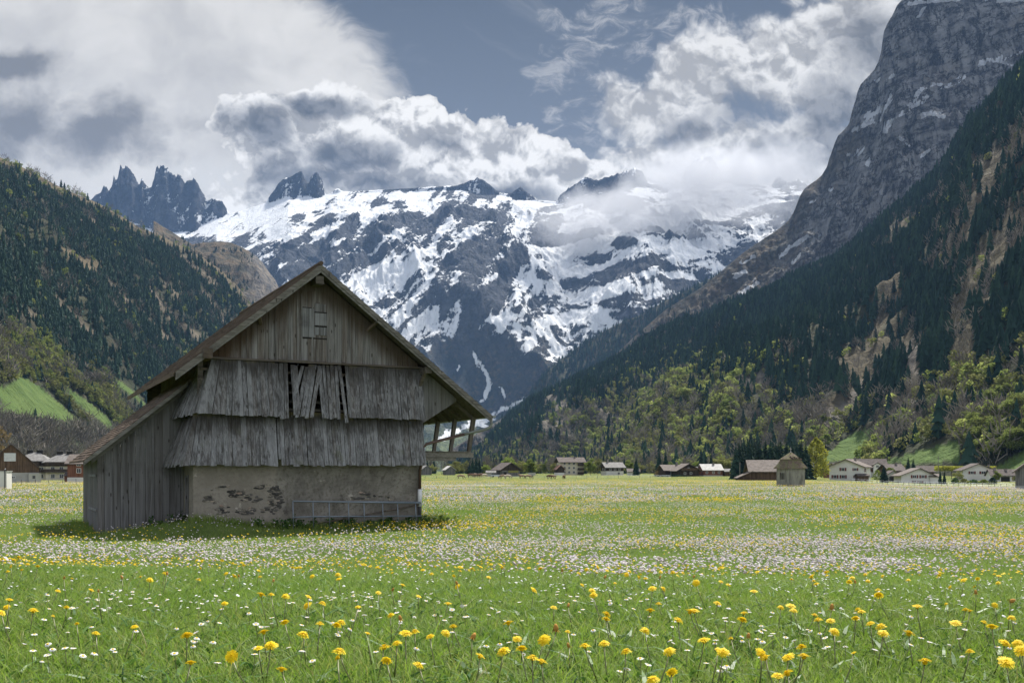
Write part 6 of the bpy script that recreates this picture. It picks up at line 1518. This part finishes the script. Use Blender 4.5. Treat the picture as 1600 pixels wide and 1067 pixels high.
for px, d, h, kind, lab in ((1296, 372, 6.0, 'pale_tree', 'pale garden tree behind the left end of the white house'), (1392, 372, 5.0, 'broadleaf_tree', 'small green garden tree before the solar patch farmhouse'), (1412, 405, 6.5, 'pale_tree', 'pale tree between farmhouse and tall conifer'), (1455, 440, 6.0, 'bare_tree', 'leafless tree beside the brown timber barn'), (1497, 372, 4.6, 'pale_tree', 'small pale tree left of the brown gabled white house'),
                            (1558, 372, 4.4, 'broadleaf_tree', 'small green tree between the two right white houses'), (1592, 360, 5.4, 'pale_tree', 'pale tree near the hay hut at the right'), (1150, 420, 6.2, 'pale_tree', 'pale tree right of the tiny brown shed'), (1070, 445, 7.0, 'bare_tree', 'leafless tree behind the dark gabled chalet'), (868, 492, 6.5, 'pale_tree', 'pale tree left of the tall cream chalet'), (760, 470, 5.5, 'broadleaf_tree', 'small green tree behind the pale lean shed')):
    vtree(kind, px, d, h, lab, None, 1.1)
# ================================================================== forests on the slopes (far too many trees to count)
def proto_spruce(seed):
    q = np.random.default_rng(seed); V = []; T = []; n = 0; L = 6; k = 8
    for l in range(L):
        f = l / L; zb = .05 + .95 * f - .02; zt = min(1.0, zb + .34 - .1 * f); r_ = .19 * (1 - f) ** .85 + .014
        V.append((0, 0, zt)); a0 = q.random() * 6
        for j in range(k):
            rr = r_ * ((1.15 if j % 2 else .55) + q.normal() * .14); V.append((math.cos(a0 + 6.283 * j / k) * rr, math.sin(a0 + 6.283 * j / k) * rr, zb - (.03 if j % 2 else -.02) + q.normal() * .008))
        for j in range(k): T.append((n, n + 1 + j, n + 1 + (j + 1) % k))
        n += k + 1
    return np.array(V), np.array(T)
def proto_broad(seed, nl=98, size=.125, wd=.74):
    q = np.random.default_rng(seed); P_ = []
    for k in range(7):
        a = q.random() * 6.283; z = .32 + .58 * q.random(); rr = wd * .5 * math.sin(math.pi * min(1, max(.05, (z - .05)))) * .62
        c = np.array([math.cos(a) * rr, math.sin(a) * rr, z]); d = q.normal(size=(nl // 7 + 1, 3)); d /= np.linalg.norm(d, axis=1)[:, None]; P_.append(c + d * wd * .2)
    V, F, A = leaves_at(np.concatenate(P_), size, q, .5)
    return V, np.concatenate([F[:, [0, 1, 2]], F[:, [0, 2, 3]]])
def proto_bare(seed, n=34):
    q = np.random.default_rng(seed); V, F, A = bare_crown(seed, 1.0, .62, n, .10)
    b = (V.reshape(-1, 4, 3)); c = (b[:, 0] + b[:, 1]) / 2; w = (b[:, 1] - b[:, 0]); w = w / (np.linalg.norm(w, axis=1)[:, None] + 1e-9) * .02
    b[:, 0] = c - w; b[:, 1] = c + w; b[:, 2] = b[:, 2] + w * .5; b[:, 3] = b[:, 3] - w * .5; V = b.reshape(-1, 3)
    V = np.concatenate([V, [(-.02, 0, -.05), (.02, 0, -.05), (0, 0, .6), (0, -.02, -.05), (0, .02, -.05), (0, 0, .6)]]); k = len(V)
    return V, np.concatenate([F[:, [0, 1, 2]], F[:, [0, 2, 3]], [[k - 6, k - 5, k - 4], [k - 3, k - 2, k - 1]]])
def scatter(t, dens_, n, q, tmax=1.0):
    """pick n points on the slope with the given density per cell"""
    X, Y, Z = t['X'], t['Y'], t['Z']
    ax = np.abs((X[:-1, 1:] - X[:-1, :-1]) * (Y[1:, :-1] - Y[:-1, :-1]))
    w = ax * np.sqrt(1 + t['slope'][:-1, :-1] ** 2) * dens_[:-1, :-1] * (t['T'][:-1, :-1] <= tmax) * (t['T'][:-1, :-1] >= .0)
    w = np.clip(w, 0, None).ravel(); c = np.cumsum(w); c /= c[-1]
    idx = np.searchsorted(c, q.random(n)); i, j = np.unravel_index(idx, (X.shape[0] - 1, X.shape[1] - 1)); u = q.random(n); v = q.random(n)
    L = lambda A_: (A_[i, j] * (1 - u) + A_[i, j + 1] * u) * (1 - v) + (A_[i + 1, j] * (1 - u) + A_[i + 1, j + 1] * u) * v
    return L(X), L(Y), L(Z), L(t['PX']), L(t['PY'])
def grow(protos, x, y, z, h, wide, q):
    Vs = []; Ts = []; As = []; o = 0; pick = q.integers(0, len(protos), len(x)); a = q.random(len(x)) * 6.283; r_ = q.random(len(x))
    for p, (V, T) in enumerate(protos):
        k = np.where(pick == p)[0]
        if len(k) == 0: continue
        c, s = np.cos(a[k])[:, None], np.sin(a[k])[:, None]; H = h[k][:, None]; W_ = H * (wide[k][:, None])
        vx = (V[:, 0] * c - V[:, 1] * s) * W_ + x[k][:, None]; vy = (V[:, 0] * s + V[:, 1] * c) * W_ + y[k][:, None]; vz = V[:, 2] * H + z[k][:, None] - .5
        Vs.append(np.stack([vx, vy, vz], -1).reshape(-1, 3)); Ts.append((T[None] + (np.arange(len(k)) * len(V))[:, None, None] + o).reshape(-1, 3)); As.append(np.repeat(r_[k], len(V))); o += len(k) * len(V)
    return np.concatenate(Vs), np.concatenate(Ts), np.concatenate(As)
PS = [proto_spruce(600 + i) for i in range(6)]; PB = [proto_broad(620 + i) for i in range(5)]; PN = [proto_bare(640 + i) for i in range(4)]
def wood(name, t, dens_, n, h0, h1, protos, mat, seed, wide=(.85, 1.15)):
    q = np.random.default_rng(seed); x, y, z, px, py = scatter(t, dens_, n, q)
    h = h0 + (h1 - h0) * q.random(n) ** 1.3; V, T, A = grow(protos, x, y, z, h, wide[0] + (wide[1] - wide[0]) * q.random(n), q)
    return tag(link(name, mesh_from(name, V, T, False, dict(rnd=A)), mat), kind='stuff')
def n01(t, s, seed, lo=-.15, hi=.2, o=4): return sm(lo, hi, fbm(t['X'] / s, t['Y'] / s, o, seed))
# left slope
t = tL; low = sm(-14, 14, t['PY'] - pl(t['PX'], [(-420, 360), (-100, 450), (0, 505), (60, 535), (100, 562), (150, 592), (200, 645), (260, 695), (560, 900)]) + nL * 40)
vbot = sm(657, 675, t['PY'] + nL * 8)
def lift(t, polys, dy=12):
    k = np.zeros(t['X'].shape)
    for p_ in polys:
        for o in (0, dy * .25, dy * .5, dy * .75, dy): k = np.maximum(k, inpoly(t['PX'], t['PY'] - o, p_) * 1.0)
    return k
nop = (1 - past) * (1 - lift(t, P_L, 20))
edge = sm(4, 26, t['PY'] - pl(t['PX'], SIL_L) + nL * 14)
wood('spruce_forest', t, nop * (1 - .88 * np.maximum(tanL, gulL)) * (.05 + .95 * edge) * (1 - .82 * low) * (.5 + .5 * n01(t, 150, 651)) * (1 - vbot * .8), 34000, 8, 17, PS, M_spruce, 701, (.9, 1.3))
wood('broadleaf_forest', t, nop * low * (1 - vbot) * n01(t, 90, 653), 2100, 7, 13, PB, M_pale, 702, (.9, 1.3)); wood('green_broadleaf_forest', t, nop * (low + .04 * (1 - gulL)) * (1 - vbot) * n01(t, 60, 655, .0, .3), 2200, 7, 12, PB, M_beech, 703, (.9, 1.3))
wood('leafless_forest', t, nop * np.maximum(low * .6 + vbot, .05 + gulL * .15) * (.35 + .65 * n01(t, 70, 657)), 4200, 8, 15, PN, M_bare, 704, (.9, 1.4))
# right slope
t = tR; low = sm(-26, 30, t['PY'] - pl(t['PX'], [(700, 720), (800, 690), (870, 645), (950, 610), (1050, 585), (1150, 600), (1250, 625), (1350, 640), (1450, 610), (1520, 590), (1600, 560), (1900, 400)]) + nR * 55)
nop = (1 - pastR) * (1 - lift(t, P_R, 34))
flank = np.exp(-((t['PX'] - (1130 - (t['PY'] - 560) * 1.0)) / 95) ** 2) * sm(540, 590, t['PY'])
wood('spruce_forest', t, nop * (1 - .90 * np.maximum(openR, rockR)) * (1 - .80 * low) * (1 - .55 * flank) * (.45 + .55 * n01(t, 140, 661)), 25000, 11, 25, PS, M_spruce, 711, (.85, 1.2))
wood('green_broadleaf_forest', t, nop * (1 - rockR * .8) * (flank * .9 + low * .6 + .02) * (.1 + .9 * n01(t, 80, 663, -.05, .25)), 4600, 7, 14, PB, M_beech, 713, (.9, 1.3)); wood('broadleaf_forest', t, nop * (1 - rockR * .8) * (flank + low * .6 + openR * .04) * (.2 + .8 * n01(t, 80, 665)), 3400, 7, 13, PB, M_pale, 712, (.9, 1.3))
wood('leafless_forest', t, nop * (1 - rockR * .7) * (low * .9 + openR * .35 + .03) * (.3 + .7 * n01(t, 75, 667)), 5000, 8, 14, PN, M_bare, 714, (.9, 1.4))
wood('spruce_forest', tS, .75 + .25 * n01(tS, 160, 669), 9500, 12, 24, PS, M_spruce, 721, (.8, 1.1))
_tc = TERR['cliff']
wood('spruce_forest', _tc, sm(0, 26, _tc['PY'] - pl(_tc['PX'], [(700, 735), (985, 527), (1040, 500), (1100, 486), (1142, 476), (1189, 468), (1240, 440), (1334, 400), (1428, 320), (1660, 60)]) - fbm(_tc['X'] / 60, _tc['Y'] / 60, 3, 671) * 40 + 14) * .8 * (_tc['PX'] < 1330), 3200, 9, 18, PS, M_spruce, 722, (.8, 1.1))
wood('spruce_forest', TERR['knob'], n01(TERR['knob'], 90, 673, .0, .3) * (TERR['knob']['PX'] < 405), 350, 8, 16, PS, M_spruce, 723, (.8, 1.1))
# ---- broadleaf trees at the foot of the right slope, near enough to tell apart
def on_slope(t, px, py):
    j = int(np.argmin(np.abs(t['PX'][0] - px))); col = t['PY'][:, j]; k = np.where(col <= py)[0]; i = k[0] if len(k) else 0
    f = (col[i - 1] - py) / max(col[i - 1] - col[i], 1e-6) if i > 0 else 0; i0 = max(i - 1, 0)
    y = t['Y'][i0, j] * (1 - f) + t['Y'][i, j] * f; z = t['Z'][i0, j] * (1 - f) + t['Z'][i, j] * f
    return (px - 800) / FPX * y, y, z
q_ = random.Random(23); k = 0
while k < 95:
    px = q_.uniform(1505, 1640); py = q_.uniform(600, 722); top = pl(px, [(1500, 690), (1520, 650), (1560, 612), (1600, 590), (1640, 570)])
    if py < top + 18 or inpoly(np.array([px]), np.array([py]), P_R[2])[0]: continue
    x, y, z = on_slope(tR, px, py); u = q_.random(); k += 1
    if u < .62: tree('beech_tree', x, y, z, q_.uniform(8, 13), 'fresh green tree in the broadleaf copse at the right slope foot', 'green trees of the right copse', 1.15)
    elif u < .78: tree('pale_tree', x, y, z, q_.uniform(8, 12), 'pale budding tree in the broadleaf copse at the right slope foot', 'pale trees of the right copse', 1.2)
    elif u < .92: tree('bare_tree', x, y, z, q_.uniform(8, 12), 'leafless tree in the broadleaf copse at the right slope foot', 'bare trees of the right copse', 1.2)
    else: tree('spruce_tree', x, y, z, q_.uniform(9, 15), 'dark spruce in the broadleaf copse at the right slope foot', 'spruces of the right copse', .8)
for px, py, kind, h, lab in ((1333, 700, 'spruce_tree', 0, ''),):
    pass
for n, (a, b, c_, d_), kinds in ((22, (1365, 1505, 640, 690), 'bare_tree'), (26, (1385, 1420, 655, 715), 'spruce_tree'), (30, (1150, 1290, 640, 720), 'bare_tree'), (22, (1050, 1290, 650, 715), 'broadleaf_tree')):
    for _ in range(n):
        px = q_.uniform(a, b); py = q_.uniform(c_, d_)
        if any(inpoly(np.array([px, px, px]), np.array([py, py - 14, py - 28]), p_).any() for p_ in P_R): continue
        x, y, z = on_slope(tR, px, py)
        tree(kinds, x, y, z, q_.uniform(8, 12) if kinds != 'spruce_tree' else q_.uniform(10, 17), dict(bare_tree='leafless brown tree along the foot of the right slope', spruce_tree='dark spruce at the foot of the right slope by the pastures', broadleaf_tree='fresh green tree along the foot of the right slope')[kinds],
             dict(bare_tree='bare trees at the right slope foot', spruce_tree='spruces at the right slope foot', broadleaf_tree='green trees at the right slope foot')[kinds], .9 if kinds == 'spruce_tree' else 1.15)
for n, (a, b, c_, d_), kinds in ((60, (-20, 215, 668, 722), 'bare_tree'), (40, (-20, 200, 560, 640), 'pale_tree'), (24, (-20, 200, 540, 650), 'beech_tree'), (14, (90, 215, 590, 700), 'spruce_tree')):
    for _ in range(n):
        px = q_.uniform(a, b); py = q_.uniform(c_, d_)
        if py < pl(px, [(0, 505), (60, 540), (100, 570), (150, 600), (200, 650)]) or any(inpoly(np.array([px, px]), np.array([py, py - 12]), p_).any() for p_ in P_L): continue
        x, y, z = on_slope(tL, px, py)
        tree(kinds, x, y, z, q_.uniform(6, 9.5), dict(bare_tree='leafless grey brown tree below the left pasture', pale_tree='pale budding tree on the lower left slope', beech_tree='fresh green tree on the lower left slope', spruce_tree='dark spruce among the left lower broadleaf trees')[kinds],
             dict(bare_tree='bare trees below the left pasture', pale_tree='pale trees on the lower left slope', beech_tree='green trees on the lower left slope', spruce_tree='spruces on the lower left slope')[kinds], .8 if kinds == 'spruce_tree' else 1.2)
# ================================================================== the air
def vol_mat(name, fn):
    m = bpy.data.materials.new(name); m.use_nodes = True; m.node_tree.nodes.clear(); g = NT(m.node_tree)
    v = g.new('ShaderNodeVolumePrincipled'); out = g.new('ShaderNodeOutputMaterial'); fn(g, v); g.l.new(v.outputs[0], out.inputs['Volume']); return m
def hz(g, v):
    v.inputs['Color'].default_value = (.31, .52, .92, 1); v.inputs['Density'].default_value = HAZE; v.inputs['Anisotropy'].default_value = 0.0
HAZE = 2.8e-5
m = MB(); m.box((-9000, -400, -18), (9000, 10500, 2480))
hb = m.build('haze', vol_mat('haze', hz)); tag(hb, kind='stuff')
# ---- cloud lying on the ridge in front of the snow
def mist_fn(g, v):
    p = g.coord()
    w = g.vmath('SUBTRACT', g.noise(p, .0022, 4, .6, col=True), (.5, .5, .5)); q = g.vmath('ADD', p, g.vmath('SCALE', w, scale=420))
    def bl_(px, py, Y, rx, ry, rz):
        c = (xpx(px, Y), Y, zpx(py, Y)); k = Y / 1600
        return 1.0 - g.vmath('LENGTH', g.vmath('MULTIPLY', g.vmath('SUBTRACT', q, c), (1 / (rx * k), 1 / rz, 1 / (ry * k))))
    D = None
    for b in ((1000, 338, 6000, 150, 44, 420), (1125, 300, 6000, 140, 60, 420), (915, 356, 5900, 85, 44, 300), (1040, 368, 5850, 90, 26, 260), (1100, 280, 6200, 110, 46, 300), (1195, 275, 6000, 90, 50, 360)):
        e = bl_(*b); D = e if D is None else g.math('SMOOTH_MAX', D, e, .15)
    n = g.noise(q, .0045, 7, .62)
    d = g.step(D + (n - .5) * 2.7 + .12, .02, .62)
    v.inputs['Color'].default_value = (.66, .67, .70, 1); v.inputs['Anisotropy'].default_value = .25; g.put(v.inputs['Density'], d * .0036)
bm = bmesh.new(); bmesh.ops.create_icosphere(bm, subdivisions=3, radius=1); me = bpy.data.meshes.new('ridge_cloud'); bm.to_mesh(me); bm.free()
o = link('ridge_cloud', me, vol_mat('ridge cloud', mist_fn)); 
for v in me.vertices: v.co = (xpx(1050, 6000) + v.co.x * 1080, 6000 + v.co.y * 560, zpx(303, 6000) + v.co.z * 440)
tag(o, kind='stuff')
